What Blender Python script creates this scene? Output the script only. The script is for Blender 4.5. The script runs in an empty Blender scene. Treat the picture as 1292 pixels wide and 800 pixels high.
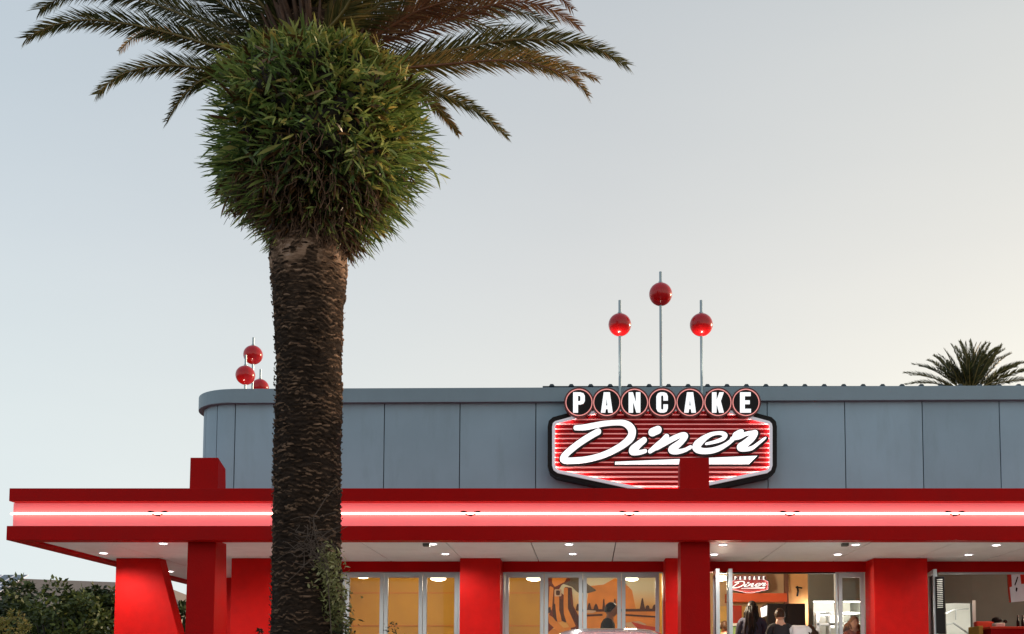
import bpy, bmesh, math, random
import numpy as np
from mathutils import Vector, Matrix
random.seed(7)
RS = np.random.RandomState(5)
SC = bpy.context.scene
COL = SC.collection
R = math.radians
# ------------------------------------------------------------------ camera
F = 1364.0                     # focal length in photo pixels (1292 wide)
TH = 0.070                     # upward tilt
CX, CY = 742.0, 862.0 - F*math.tan(TH)
CAM = Vector((0, 0, 0.75))
cam = bpy.data.cameras.new('camera')
cam.sensor_width = 36; cam.lens = 36*F/1292
cam.shift_x = (646-CX)/1292; cam.shift_y = (CY-400)/1292
cam.clip_start = 0.1; cam.clip_end = 3000
camo = bpy.data.objects.new('camera', cam); COL.objects.link(camo)
camo.location = CAM; camo.rotation_euler = (math.pi/2+TH, 0, 0)
SC.camera = camo
def ray(px, py):
    u = (px-CX)/F; v = (CY-py)/F
    return Vector((u, math.cos(TH)-v*math.sin(TH), math.sin(TH)+v*math.cos(TH)))
def P(px, py, Y):              # the point seen at a photo position, at depth Y
    d = ray(px, py); return CAM + d*(Y/d.y)
def PZ(px, py, z):             # the same on a level plane
    d = ray(px, py); return CAM + d*((z-CAM.z)/d.z)
# ------------------------------------------------------------------ view, sky and sun
SC.view_settings.view_transform = 'Standard'; SC.view_settings.look = 'None'
SC.view_settings.exposure = 0; SC.view_settings.gamma = 1
SUN_AZ, SUN_EL = R(60), R(9)   # azimuth from +Y towards +X
W = bpy.data.worlds.new('World'); SC.world = W; W.use_nodes = True
nt = W.node_tree; nt.nodes.clear()
def N(t, ty, **k):
    n = t.nodes.new(ty)
    for a, b in k.items():
        if a.startswith('i_'): n.inputs[a[2:].replace('_', ' ')].default_value = b
        else: setattr(n, a, b)
    return n
def mth(t, op, a, b=None, c=None, clamp=False):
    n = t.nodes.new('ShaderNodeMath'); n.operation = op; n.use_clamp = clamp
    for i, x in enumerate((a, b, c)):
        if x is None: continue
        if hasattr(x, 'links'): t.links.new(x, n.inputs[i])
        else: n.inputs[i].default_value = x
    return n.outputs[0]
def ramp(t, fac, stops, interp='LINEAR'):
    n = t.nodes.new('ShaderNodeValToRGB'); n.color_ramp.interpolation = interp
    e = n.color_ramp.elements
    while len(e) < len(stops): e.new(0.5)
    for el, (p, c) in zip(e, stops):
        el.position = p; el.color = (c[0], c[1], c[2], 1)
    t.links.new(fac, n.inputs[0]); return n.outputs[0]
def mixc(t, fac, a, b, mode='MIX'):
    n = t.nodes.new('ShaderNodeMix'); n.data_type = 'RGBA'; n.blend_type = mode
    for i, x in ((0, fac), (6, a), (7, b)):
        if hasattr(x, 'links'): t.links.new(x, n.inputs[i])
        elif i == 0: n.inputs[0].default_value = x
        else: n.inputs[i].default_value = (x[0], x[1], x[2], 1)
    return n.outputs[2]
tc = N(nt, 'ShaderNodeTexCoord'); sp = N(nt, 'ShaderNodeSeparateXYZ')
nt.links.new(tc.outputs['Generated'], sp.inputs[0])
sx, sy, sz = sp.outputs
elev = ramp(nt, mth(nt, 'MAXIMUM', sz, 0.0), [(0, (.95, .93, .87)), (.12, (.94, .925, .865)), (.22, (.905, .89, .835)),
        (.36, (.765, .765, .755)), (.56, (.575, .61, .645)), (1, (.34, .43, .54))])
side = ramp(nt, mth(nt, 'MULTIPLY_ADD', sx, 1.0, 0.5, clamp=True), [(0, (.87, .975, 1.06)), (.5, (.98, 1.0, 1.01)), (.95, (1.19, 1.16, 1.085))])
back = ramp(nt, mth(nt, 'MULTIPLY_ADD', sy, 0.5, 0.5, clamp=True), [(0, (1.04, 1.06, 1.10)), (.45, (1.0, 1.02, 1.04)), (.8, (1, 1, 1))])
grad = mixc(nt, 1.0, mixc(nt, 1.0, elev, side, 'MULTIPLY'), back, 'MULTIPLY')
sky = N(nt, 'ShaderNodeTexSky', sky_type='NISHITA', sun_disc=False)
sky.sun_elevation = SUN_EL; sky.sun_rotation = SUN_AZ; sky.dust_density = 3; sky.air_density = 1.0
skyd = N(nt, 'ShaderNodeHueSaturation'); skyd.inputs['Saturation'].default_value = .35; skyd.inputs['Value'].default_value = .10
nt.links.new(sky.outputs[0], skyd.inputs['Color'])
mx = mixc(nt, 0.93, skyd.outputs[0], grad)
hz = N(nt, 'ShaderNodeTexNoise', i_Scale=2.2, i_Detail=5); hm_ = N(nt, 'ShaderNodeMapping'); hm_.inputs['Scale'].default_value = (1, 1, 3.5)
nt.links.new(tc.outputs['Generated'], hm_.inputs[0]); nt.links.new(hm_.outputs[0], hz.inputs['Vector'])
mx = mixc(nt, 1.0, mx, ramp(nt, hz.outputs[0], [(.3, (.975, .98, .985)), (.7, (1.02, 1.015, 1.01))]), 'MULTIPLY')
bg = N(nt, 'ShaderNodeBackground'); nt.links.new(mx, bg.inputs[0]); bg.inputs[1].default_value = 1.0
wo = N(nt, 'ShaderNodeOutputWorld'); nt.links.new(bg.outputs[0], wo.inputs[0])
sun = bpy.data.lights.new('sun', 'SUN'); sun.energy = 3.0; sun.angle = R(2.0); sun.color = (1, .74, .48)
so = bpy.data.objects.new('sun', sun); COL.objects.link(so)
sdir = Vector((math.sin(SUN_AZ)*math.cos(SUN_EL), math.cos(SUN_AZ)*math.cos(SUN_EL), math.sin(SUN_EL)))
so.rotation_euler = sdir.to_track_quat('Z', 'Y').to_euler()
# ------------------------------------------------------------------ materials
def mat(name, col, rough=.6, metal=0, vary=.15, scale=3., bump=0., bscale=60., emit=None, estr=0, spec=.5, coat=0, stretch=None, detail=4, dirt=0, tone=0):
    m = bpy.data.materials.new(name); m.use_nodes = True; t = m.node_tree; b = t.nodes['Principled BSDF']
    b.inputs['Roughness'].default_value = rough; b.inputs['Metallic'].default_value = metal
    b.inputs['Specular IOR Level'].default_value = spec; b.inputs['Coat Weight'].default_value = coat
    b.inputs['Coat Roughness'].default_value = .08
    tcn = N(t, 'ShaderNodeTexCoord'); mp = N(t, 'ShaderNodeMapping'); t.links.new(tcn.outputs['Object'], mp.inputs[0])
    if stretch: mp.inputs['Scale'].default_value = stretch
    nz = N(t, 'ShaderNodeTexNoise', i_Scale=scale, i_Detail=detail); t.links.new(mp.outputs[0], nz.inputs['Vector'])
    lo = tuple(c*(1-vary) for c in col); hi = tuple(min(1, c*(1+vary)) for c in col)
    c = ramp(t, nz.outputs[0], [(.3, lo), (.7, hi)])
    if dirt:
        n2 = N(t, 'ShaderNodeTexNoise', i_Scale=1.3, i_Detail=7); n2.inputs['Roughness'].default_value = .7
        mp2 = N(t, 'ShaderNodeMapping'); mp2.inputs['Scale'].default_value = (2.5, 2.5, .5)
        t.links.new(tcn.outputs['Object'], mp2.inputs[0]); t.links.new(mp2.outputs[0], n2.inputs['Vector'])
        f = ramp(t, n2.outputs[0], [(.5, (0, 0, 0)), (.75, (dirt, dirt, dirt))])
        c = mixc(t, f, c, (col[0]*.55+.01, col[1]*.55+.01, col[2]*.5+.01))
    if tone:
        oi = N(t, 'ShaderNodeObjectInfo'); c = mixc(t, 1.0, c, ramp(t, oi.outputs['Random'], [(0, (1-tone,)*3), (1, (1+tone,)*3)]), 'MULTIPLY')
    t.links.new(c, b.inputs['Base Color'])
    r2 = mth(t, 'MULTIPLY_ADD', nz.outputs[0], .2, rough-.1, clamp=True); t.links.new(r2, b.inputs['Roughness'])
    if bump:
        nb = N(t, 'ShaderNodeTexNoise', i_Scale=bscale, i_Detail=3); t.links.new(mp.outputs[0], nb.inputs['Vector'])
        bp = N(t, 'ShaderNodeBump', i_Strength=bump, i_Distance=.01); t.links.new(nb.outputs[0], bp.inputs['Height'])
        t.links.new(bp.outputs[0], b.inputs['Normal'])
    if emit:
        b.inputs['Emission Color'].default_value = (*emit, 1); b.inputs['Emission Strength'].default_value = estr
    return m
def leafmat(name, stops, rough=.5, trans=.25, spec=.35):
    m = bpy.data.materials.new(name); m.use_nodes = True; t = m.node_tree; b = t.nodes['Principled BSDF']
    a = N(t, 'ShaderNodeAttribute', attribute_name='tint')
    nz = N(t, 'ShaderNodeTexNoise', i_Scale=9., i_Detail=3)
    tcn = N(t, 'ShaderNodeTexCoord'); t.links.new(tcn.outputs['Object'], nz.inputs['Vector'])
    f = mth(t, 'ADD', a.outputs['Fac'], mth(t, 'MULTIPLY_ADD', nz.outputs[0], .3, -.15), clamp=True)
    c = ramp(t, f, stops)
    t.links.new(c, b.inputs['Base Color']); b.inputs['Roughness'].default_value = rough
    b.inputs['Specular IOR Level'].default_value = spec
    tr = N(t, 'ShaderNodeBsdfTranslucent'); t.links.new(c, tr.inputs[0])
    ms = N(t, 'ShaderNodeMixShader'); ms.inputs[0].default_value = trans
    t.links.new(b.outputs[0], ms.inputs[1]); t.links.new(tr.outputs[0], ms.inputs[2])
    t.links.new(ms.outputs[0], t.nodes['Material Output'].inputs[0]); return m
def glassmat(name, tint=(.95, .96, .93), fac=.045):
    m = bpy.data.materials.new(name); m.use_nodes = True; t = m.node_tree; t.nodes.remove(t.nodes['Principled BSDF'])
    tr = N(t, 'ShaderNodeBsdfTransparent'); tr.inputs[0].default_value = (*tint, 1)
    gl = N(t, 'ShaderNodeBsdfGlossy'); gl.inputs['Roughness'].default_value = .02; gl.inputs[0].default_value = (.28, .29, .30, 1)
    lw = N(t, 'ShaderNodeFresnel'); lw.inputs[0].default_value = 1.5
    ms = N(t, 'ShaderNodeMixShader'); t.links.new(mth(t, 'ADD', lw.outputs[0], fac-.04, clamp=True), ms.inputs[0])
    t.links.new(tr.outputs[0], ms.inputs[1]); t.links.new(gl.outputs[0], ms.inputs[2])
    t.links.new(ms.outputs[0], t.nodes['Material Output'].inputs[0]); return m
M = {}
M['red'] = mat('red_paint', (.45, .0012, .001), .5, vary=.07, bump=.25, bscale=45, dirt=.25, spec=.10)
M['red_render'] = mat('red_render', (.62, .005, .003), .5, vary=.08, bump=.6, bscale=110, dirt=.25, scale=6, spec=.15)
M['blue'] = mat('slate_blue_cladding', (.33, .46, .54), .6, vary=.06, scale=1.2, bump=.12, bscale=160, dirt=.28, tone=.07)
M['cap'] = mat('grey_blue_coping', (.25, .34, .39), .5, vary=.05, scale=2, dirt=.2)
M['dark'] = mat('dark_backing', (.03, .035, .04), .8)
M['soffit'] = mat('soffit_white', (.84, .86, .83), .6, vary=.04, scale=2, bump=.05, dirt=.2)
M['panel'] = mat('acrylic_panel', (.90, .24, .25), .4, vary=.05, scale=2, spec=.2, emit=(1, .18, .20), estr=.36)
M['neon'] = mat('neon_glow', (1, .6, .55), .4, emit=(1, .60, .46), estr=7.5)
M['alu'] = mat('aluminium_frame', (.52, .57, .58), .4, metal=.35, vary=.05)
M['steel'] = mat('steel_pole', (.30, .37, .40), .35, metal=.7, vary=.08)
M['ball'] = mat('glossy_red_ball', (.50, .006, .008), .22, vary=.04, coat=.15, spec=.4)
M['glass'] = glassmat('window_glass')
M['black'] = mat('black_paint', (.010, .008, .008), .5, vary=.2, spec=.2)
M['maroon'] = mat('maroon_metal', (.10, .012, .012), .35, vary=.15)
M['pinkring'] = mat('pink_neon_ring', (.8, .3, .28), .4, emit=(1, .36, .32), estr=.62)
M['white_lit'] = mat('lit_white_letter', (.85, .87, .87), .4, vary=.02, emit=(.93, .98, 1), estr=.85)
M['white_lit2'] = mat('lit_white_script', (.85, .85, .85), .4, vary=.02, emit=(1, .97, .98), estr=.95)
M['border'] = mat('grey_white_border', (.62, .62, .66), .4, vary=.03, emit=(.8, .78, .85), estr=.30)
M['face'] = mat('sign_red_face', (.33, .003, .006), .45, vary=.1, spec=.12)
M['stripe'] = mat('sign_stripe', (.90, .40, .38), .4, vary=.08, emit=(1, .26, .25), estr=.30)
M['edge_glow'] = mat('edge_neon', (1, .7, .7), .4, emit=(1, .72, .66), estr=26)
M['lamp'] = mat('lamp_lens', (1, 1, 1), .4, emit=(1, .97, .93), estr=14)
M['lamp_warm'] = mat('lamp_shade_warm', (1, .9, .7), .4, emit=(1, .86, .62), estr=5)
M['lamp_kitchen'] = mat('kitchen_lamp', (1, 1, 1), .4, emit=(1, .98, .93), estr=9)
M['asphalt'] = mat('asphalt', (.05, .05, .052), .9, vary=.25, scale=8, bump=.6, bscale=200)
M['concrete'] = mat('concrete', (.52, .50, .46), .85, vary=.12, scale=3, bump=.3, bscale=120, dirt=.4)
M['grass'] = mat('verge_grass', (.05, .07, .025), .95, vary=.4, scale=20)
M['tan'] = mat('tan_wall', (.62, .345, .055), .7, vary=.14, scale=1.2)
M['tan2'] = mat('pale_tan_wall', (.58, .42, .24), .7, vary=.1, scale=2)
M['orange'] = mat('orange_wall', (.72, .36, .13), .7, vary=.1)
M['orange_beam'] = mat('orange_red_beam', (.72, .11, .03), .5, vary=.1)
M['greywall'] = mat('grey_plaster', (.19, .20, .175), .8, vary=.06, dirt=.2)
M['greytile'] = mat('grey_floor_tile', (.3, .29, .27), .4, vary=.1)
M['white_k'] = mat('white_kitchen_tile', (.78, .77, .70), .4, vary=.05)
M['stain'] = mat('stainless', (.5, .5, .48), .3, metal=.8)
M['yellow'] = mat('yellow_panel', (.75, .50, .14), .6)
M['green'] = mat('green_counter', (.25, .42, .14), .6)
M['brown'] = mat('brown_timber', (.16, .06, .03), .6)
M['ceil'] = mat('ceiling_plaster', (.6, .57, .5), .8)
M['skin'] = mat('skin', (.55, .30, .20), .5, vary=.06)
M['skin_dark'] = mat('skin_tan', (.36, .18, .11), .5, vary=.06)
M['hair_black'] = mat('black_hair', (.012, .010, .010), .45, vary=.4, scale=60, stretch=(1, 1, .1), spec=.15)
M['hair_brown'] = mat('brown_hair', (.045, .022, .012), .5, vary=.4, scale=60, spec=.15)
M['hair_auburn'] = mat('auburn_hair', (.26, .11, .045), .5, vary=.4, scale=60, spec=.15)
M['cloth_black'] = mat('black_cloth', (.014, .014, .018), .9)
M['cloth_navy'] = mat('navy_cloth', (.02, .022, .05), .9)
M['cloth_white'] = mat('white_cloth', (.75, .74, .74), .9, vary=.04)
M['cloth_rust'] = mat('rust_cloth', (.25, .05, .025), .9, vary=.3, scale=30)
M['cloth_jean'] = mat('denim', (.05, .07, .12), .9)
M['carpaint'] = mat('silver_paint', (.62, .62, .63), .25, metal=.3, coat=.8, vary=.03)
M['tyre'] = mat('rubber', (.02, .02, .02), .85)
M['rooftile'] = mat('brown_roof_tile', (.30, .215, .165), .85, vary=.25, scale=14, stretch=(1, 4, 1))
M['render_cream'] = mat('cream_render', (.5, .45, .38), .85)
M['solar'] = mat('solar_cell', (.03, .055, .09), .2, vary=.2)
M['sheet'] = mat('roof_sheet', (.05, .07, .085), .5, metal=.2)
M['fern'] = leafmat('fern_leaf', [(0, (.07, .032, .014)), (.15, (.19, .09, .028)), (.3, (.050, .10, .026)), (.55, (.22, .31, .075)), (.8, (.50, .52, .15)), (1, (.70, .50, .13))], trans=.30, rough=.36, spec=.6)
M['frond'] = leafmat('palm_leaflet', [(0, (.06, .032, .014)), (.3, (.038, .050, .015)), (.65, (.15, .14, .045)), (1, (.40, .22, .07))], trans=.34, rough=.42)
M['frond_dry'] = leafmat('dry_palm_leaflet', [(0, (.07, .025, .013)), (.5, (.19, .075, .035)), (1, (.36, .19, .07))], trans=.3)
M['rachis'] = mat('palm_rachis', (.20, .145, .045), .5, vary=.25, scale=12)
M['rachis_red'] = mat('palm_rachis_russet', (.22, .085, .035), .5, vary=.25, scale=12)
M['twig'] = mat('grey_twig', (.11, .075, .055), .8, vary=.2)
M['root'] = mat('dry_root', (.016, .009, .005), .8, vary=.3)
M['vine'] = leafmat('vine_leaf', [(0, (.035, .04, .015)), (.5, (.24, .24, .08)), (1, (.48, .44, .22))], trans=.25)
M['shrub'] = leafmat('dark_shrub_leaf', [(0, (.008, .010, .005)), (.45, (.032, .048, .014)), (1, (.14, .17, .04))], trans=.15)
M['shrub_olive'] = leafmat('olive_shrub_leaf', [(0, (.07, .07, .02)), (.5, (.22, .21, .05)), (1, (.42, .34, .10))], trans=.2)
M['bark'] = mat('bark', (.035, .026, .018), .9, vary=.4, scale=20, bump=.6)
def barkmat():
    m = bpy.data.materials.new('palm_bark'); m.use_nodes = True; t = m.node_tree; b = t.nodes['Principled BSDF']
    a = N(t, 'ShaderNodeAttribute', attribute_name='tint'); tcn = N(t, 'ShaderNodeTexCoord')
    mp = N(t, 'ShaderNodeMapping'); mp.inputs['Scale'].default_value = (1, 1, 4.0); t.links.new(tcn.outputs['Object'], mp.inputs[0])
    nz = N(t, 'ShaderNodeTexNoise', i_Scale=14., i_Detail=6); nz.inputs['Roughness'].default_value = .75; t.links.new(mp.outputs[0], nz.inputs['Vector'])
    f = mth(t, 'ADD', mth(t, 'MULTIPLY', a.outputs['Fac'], .75), mth(t, 'MULTIPLY_ADD', nz.outputs[0], 1.1, -.42), clamp=True)
    c = ramp(t, f, [(0, (.008, .005, .004)), (.32, (.045, .027, .017)), (.56, (.18, .108, .068)), (.85, (.42, .26, .17)), (1, (.52, .36, .27))])
    t.links.new(c, b.inputs['Base Color']); b.inputs['Roughness'].default_value = .9; b.inputs['Specular IOR Level'].default_value = .2
    n2 = N(t, 'ShaderNodeTexNoise', i_Scale=55., i_Detail=4); t.links.new(mp.outputs[0], n2.inputs['Vector'])
    bp = N(t, 'ShaderNodeBump', i_Strength=.9, i_Distance=.012); t.links.new(n2.outputs[0], bp.inputs['Height']); t.links.new(bp.outputs[0], b.inputs['Normal'])
    return m
M['palmbark'] = barkmat()
# ------------------------------------------------------------------ mesh helpers
def worg(o):
    v = Vector((0, 0, 0))
    while o is not None: v = v + o.location; o = o.parent
    return v
def link(o, parent=None, label=None, cat=None, group=None, kind=None):
    COL.objects.link(o)
    if parent is not None: o.parent = parent
    for k, v in (('label', label), ('category', cat), ('group', group), ('kind', kind)):
        if v: o[k] = v
    return o
def thing(name, loc, label, cat, group=None, kind=None):
    o = bpy.data.objects.new(name, None); o.location = loc; o.empty_display_size = .2
    return link(o, None, label, cat, group, kind)
class MB:
    def __init__(s): s.v = []; s.f = []; s.t = []; s.m = []; s.cm = 0
    def add(s, vs, fs, tint=.5):
        n = len(s.v); s.v += [tuple(x) for x in vs]; s.f += [tuple(i+n for i in f) for f in fs]; s.t += [tint]*len(vs); s.m += [s.cm]*len(fs)
        return s
    def box(s, x0, x1, y0, y1, z0, z1):
        return s.add([(x0,y0,z0),(x1,y0,z0),(x1,y1,z0),(x0,y1,z0),(x0,y0,z1),(x1,y0,z1),(x1,y1,z1),(x0,y1,z1)],
              [(0,3,2,1),(4,5,6,7),(0,1,5,4),(1,2,6,5),(2,3,7,6),(3,0,4,7)])
    def hexa(s, pts): # bottom 4 then top 4
        return s.add(pts, [(0,3,2,1),(4,5,6,7),(0,1,5,4),(1,2,6,5),(2,3,7,6),(3,0,4,7)])
    def tube(s, pts, rad, n=8, tint=.5, cap=True):
        pts = [Vector(p) for p in pts]; k = len(pts)
        if not hasattr(rad, '__len__'): rad = [rad]*k
        vs = []; ref = None
        for i, p in enumerate(pts):
            t = (pts[min(i+1, k-1)]-pts[max(i-1, 0)]).normalized()
            if ref is None: ref = Vector((0, 0, 1)) if abs(t.z) < .9 else Vector((1, 0, 0))
            a = (ref - t*ref.dot(t)).normalized(); ref = a; b = t.cross(a)
            for j in range(n):
                w = 2*math.pi*j/n; vs.append(p + (a*math.cos(w)+b*math.sin(w))*rad[i])
        fs = [(i*n+j, i*n+(j+1)%n, (i+1)*n+(j+1)%n, (i+1)*n+j) for i in range(k-1) for j in range(n)]
        if cap: fs += [tuple(range(n))[::-1], tuple((k-1)*n+j for j in range(n))]
        return s.add(vs, fs, tint)
    def ball(s, c, r, nu=24, nv=14, sc=(1, 1, 1), tint=.5):
        vs = [(c[0], c[1], c[2]+r*sc[2])]
        for i in range(1, nv):
            a = math.pi*i/nv
            for j in range(nu):
                b = 2*math.pi*j/nu; vs.append((c[0]+r*sc[0]*math.sin(a)*math.cos(b), c[1]+r*sc[1]*math.sin(a)*math.sin(b), c[2]+r*sc[2]*math.cos(a)))
        vs.append((c[0], c[1], c[2]-r*sc[2])); fs = []
        for j in range(nu):
            fs.append((0, 1+j, 1+(j+1) % nu)); fs.append((len(vs)-1, 1+(nv-2)*nu+(j+1) % nu, 1+(nv-2)*nu+j))
            for i in range(nv-2): fs.append((1+i*nu+j, 1+(i+1)*nu+j, 1+(i+1)*nu+(j+1) % nu, 1+i*nu+(j+1) % nu))
        return s.add(vs, fs, tint)
    def prismXZ(s, poly, y0, y1):      # polygon (x,z) pushed along y
        n = len(poly); vs = [(x, y0, z) for x, z in poly]+[(x, y1, z) for x, z in poly]
        return s.add(vs, [tuple(range(n)), tuple(range(2*n-1, n-1, -1))]+[(i, (i+1) % n, n+(i+1) % n, n+i)[::-1] for i in range(n)])
    def prismXY(s, poly, z0, z1):
        n = len(poly); vs = [(x, y, z0) for x, y in poly]+[(x, y, z1) for x, y in poly]
        return s.add(vs, [tuple(range(n))[::-1], tuple(range(n, 2*n))]+[(i, (i+1) % n, n+(i+1) % n, n+i) for i in range(n)])
    def build(s, name, m, parent=None, label=None, cat=None, group=None, kind=None, smooth=False, bevel=0, tint=False, origin=None, fixn=False):
        org = worg(parent) if parent is not None else Vector((0, 0, 0))
        loc = Vector((0, 0, 0))
        if origin is not None: loc = Vector(origin)-org; org = Vector(origin)
        me = bpy.data.meshes.new(name)
        me.from_pydata([(v[0]-org.x, v[1]-org.y, v[2]-org.z) for v in s.v], [], s.f)
        for q in (m if isinstance(m, (list, tuple)) else [m]): me.materials.append(M[q] if isinstance(q, str) else q)
        if isinstance(m, (list, tuple)): me.polygons.foreach_set('material_index', s.m)
        if tint:
            at = me.attributes.new('tint', 'FLOAT', 'POINT'); at.data.foreach_set('value', s.t)
        if smooth: me.polygons.foreach_set('use_smooth', [True]*len(me.polygons))
        me.update()
        if fixn:
            bm = bmesh.new(); bm.from_mesh(me); bmesh.ops.recalc_face_normals(bm, faces=bm.faces); bm.to_mesh(me); bm.free()
        o = bpy.data.objects.new(name, me); o.location = loc
        link(o, parent, label, cat, group, kind)
        if bevel:
            b = o.modifiers.new('bevel', 'BEVEL'); b.width = bevel; b.segments = 2; b.limit_method = 'ANGLE'
        return o
def catmull(pts, n):
    pts = [Vector(p) for p in pts]; q = [pts[0]*2-pts[1]]+pts+[pts[-1]*2-pts[-2]]; out = []
    for i in range(n):
        u = i/(n-1)*(len(pts)-1); k = min(int(u), len(pts)-2); t = u-k
        a, b, c, d = q[k:k+4]
        out.append(.5*((2*b)+(c-a)*t+(2*a-5*b+4*c-d)*t*t+(3*b-a-3*c+d)*t**3))
    return out
# ------------------------------------------------------------------ setting
mb = MB(); mb.add([(-900, -300, 0), (900, -300, 0), (900, 1800, 0), (-900, 1800, 0)], [(0, 1, 2, 3)])
mb.build('ground', 'grass', kind='structure')
mb = MB(); mb.add([(-40, -40, .004), (40, -40, .004), (40, 13.6, .004), (-40, 13.6, .004)], [(0, 1, 2, 3)])
mb.build('car_park', 'asphalt', kind='structure')
FL = .30                                               # floor level of the diner
mb = MB(); mb.box(-8.6, 11, 13.65, 25, .006, FL-.02)
mb.build('terrace_pavement', 'concrete', kind='structure', bevel=.02)
mb = MB(); mb.box(-8.8, 11.2, 13.45, 13.64, 0, .13)
mb.build('kerb', 'concrete', kind='structure')
mb = MB()
for i in range(6):
    x = -7+i*2.7; mb.add([(x, 8.3, .008), (x+.1, 8.3, .008), (x+.1, 13.2, .008), (x, 13.2, .008)], [(0, 1, 2, 3)])
mb.build('parking_bay_lines', mat('road_paint', (.7, .7, .68), .7), kind='structure')
# ------------------------------------------------------------------ diner
YF, YU, YM = 14.55, 14.60, 14.74
z0 = P(742, 681.5, YF).z; z1 = P(742, 663.5, YF).z; z2 = P(742, 632.3, YU).z; z3 = P(742, 616, YU).z
XL = P(8, 672, YF).x; XU = P(11.5, 624, YU).x; XM = P(16.5, 648, YM).x; XR = 9.5
ZS = z0+.035                                           # soffit level
YW = PZ(742, 708.5, ZS).y; YP = PZ(742, 704, ZS).y     # wall line and pier fronts
print('levels', z0, z3, ZS, YW, YP)
YBK = PZ(200, 733, ZS).y+.35                           # rear of the left wing
diner = thing('diner_building', (0, YW, FL), 'slate blue and red diner building with long neon lit red canopy', 'diner')
D = diner
canopy = MB().box(XM+.12, XR, YM+.06, YW-.03, ZS+.05, z3-.02).box(XM+.12, -5.45, YW-.029, YBK-.1, ZS+.05, z3-.02).build('canopy', 'red', D, label='flat roofed red canopy with pink glowing light band round the diner')
def rim(xl, yf, za, zb, th, name, m):
    mb = MB(); mb.box(xl, XR, yf, yf+th, za, zb); o = mb.build(name, m, canopy, bevel=.006)
    mb = MB(); mb.box(xl, xl+th, yf+th+.002, YBK, za, zb); mb.build(name, m, canopy, bevel=.006)
    mb = MB(); mb.box(xl+th+.002, -5.5, YBK-th, YBK, za, zb); mb.build(name, m, canopy, bevel=.006)
rim(XL, YF, z0, z1, .24, 'fascia_band', 'red')
rim(XU, YU, z2, z3, .22, 'fascia_band', 'red')
rim(XM, YM, z1+.001, z2-.001, .05, 'light_panel', 'panel')
zt = P(742, 648.3, YM).z
MB().tube([(XM+.01, YM-.030, zt), (XR, YM-.030, zt)], .012, 10).build('neon_tube', 'neon', canopy, smooth=True)
MB().tube([(XM-.030, YM, zt), (XM-.030, YBK-.05, zt)], .009, 10).build('neon_tube', 'neon', canopy, smooth=True)
for k, px in enumerate((200, 594, 794, 996, 1204)):
    c = P(px, 648, YM-.11); mb = MB()
    for s in (-1, 1):
        mb.tube([(c.x+s*.135, c.y-.03, c.z+.026), (c.x+s*.10, c.y-.03, c.z+.020), (c.x+s*.045, c.y-.03, c.z+.018)], [.006, .015, .006], 6)
        mb.tube([(c.x+s*.07, c.y-.035, c.z-.014), (c.x, c.y-.04, c.z-.036)], .009, 6)
    mb.tube([(c.x, c.y-.04, c.z-.028), (c.x, c.y+.05, c.z-.028)], .008, 6)
    mb.build('tube_bracket', 'black', canopy)
# soffit panels
pitch = P(563, 685, PZ(563, 685, ZS).y).x - P(456, 685, PZ(456, 685, ZS).y).x
x0 = PZ(563, 685, ZS).x; xs = []
x = x0
while x > XL+.3: xs.append(x); x -= pitch
xs.append(XL+.245); xs = xs[::-1]; x = x0+pitch
while x < XR-.2: xs.append(x); x += pitch
xs.append(XR)
for i in range(len(xs)-1):
    a, b = xs[i]+.008, xs[i+1]-.008
    yb = YBK-.25 if b < -5.3 else YW-.023
    if a < -5.5 < b: yb = YW-.023
    MB().box(a, b, YF+.245, yb, ZS, ZS+.03).build('soffit_panel', 'soffit', canopy)
MB().box(XL+.26, XR, YF+.26, YW-.03, ZS+.034, ZS+.045).box(XL+.26, -5.45, YW-.029, YBK-.3, ZS+.034, ZS+.045).build('soffit_backing', 'dark', canopy)
# downlights
DL = [(130.5, 697.5), (206, 685.3), (214.5, 720.5), (382, 685.8), (392, 698.5), (546, 686), (562, 698.5), (718, 686.3), (722.5, 698.5),
      (912, 686.8), (901, 699), (1079.5, 686.8), (1057, 699), (1257, 687.3), (1222, 699.5)]
def downlight(x, y, power=8.):
    z = ZS; mb = MB(); n = 20
    vs = []; 
    for r, zz in ((.052, z-.010), (.068, z-.010), (.072, z), ): vs += [(x+r*math.cos(2*math.pi*j/n), y+r*math.sin(2*math.pi*j/n), zz) for j in range(n)]
    mb.add(vs, [(k*n+j, k*n+(j+1) % n, (k+1)*n+(j+1) % n, (k+1)*n+j) for k in range(2) for j in range(n)])
    mb.cm = 1; mb.add([(x+.052*math.cos(2*math.pi*j/n), y+.052*math.sin(2*math.pi*j/n), z-.009) for j in range(n)], [tuple(range(n))[::-1]])
    o = mb.build('downlight', ['border', 'lamp'], canopy, origin=(x, y, z))
    l = bpy.data.lights.new('downlight_beam', 'SPOT'); l.energy = power; l.spot_size = R(165); l.spot_blend = .6; l.shadow_soft_size = .05; l.color = (1, .97, .93)
    lo = bpy.data.objects.new('downlight_beam', l); COL.objects.link(lo); lo.parent = o; lo.location = (0, 0, -.03)
for px, py in DL:
    p = PZ(px, py, ZS); pw = 85. if px in (130.5,) else (60. if px < 250 else 40.)
    if px > 1100: pw = 20
    downlight(p.x, p.y, pw)
for px, py in ((538, 685.5), (1066, 685.3)):
    p = PZ(px, py, ZS); MB().box(p.x-.045, p.x+.045, p.y-.05, p.y+.05, ZS-.045, ZS-.001).build('sensor_box', 'greywall', canopy, bevel=.006)
ZC = P(742, 716, 22.3).z                              # ceiling level indoors
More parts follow.
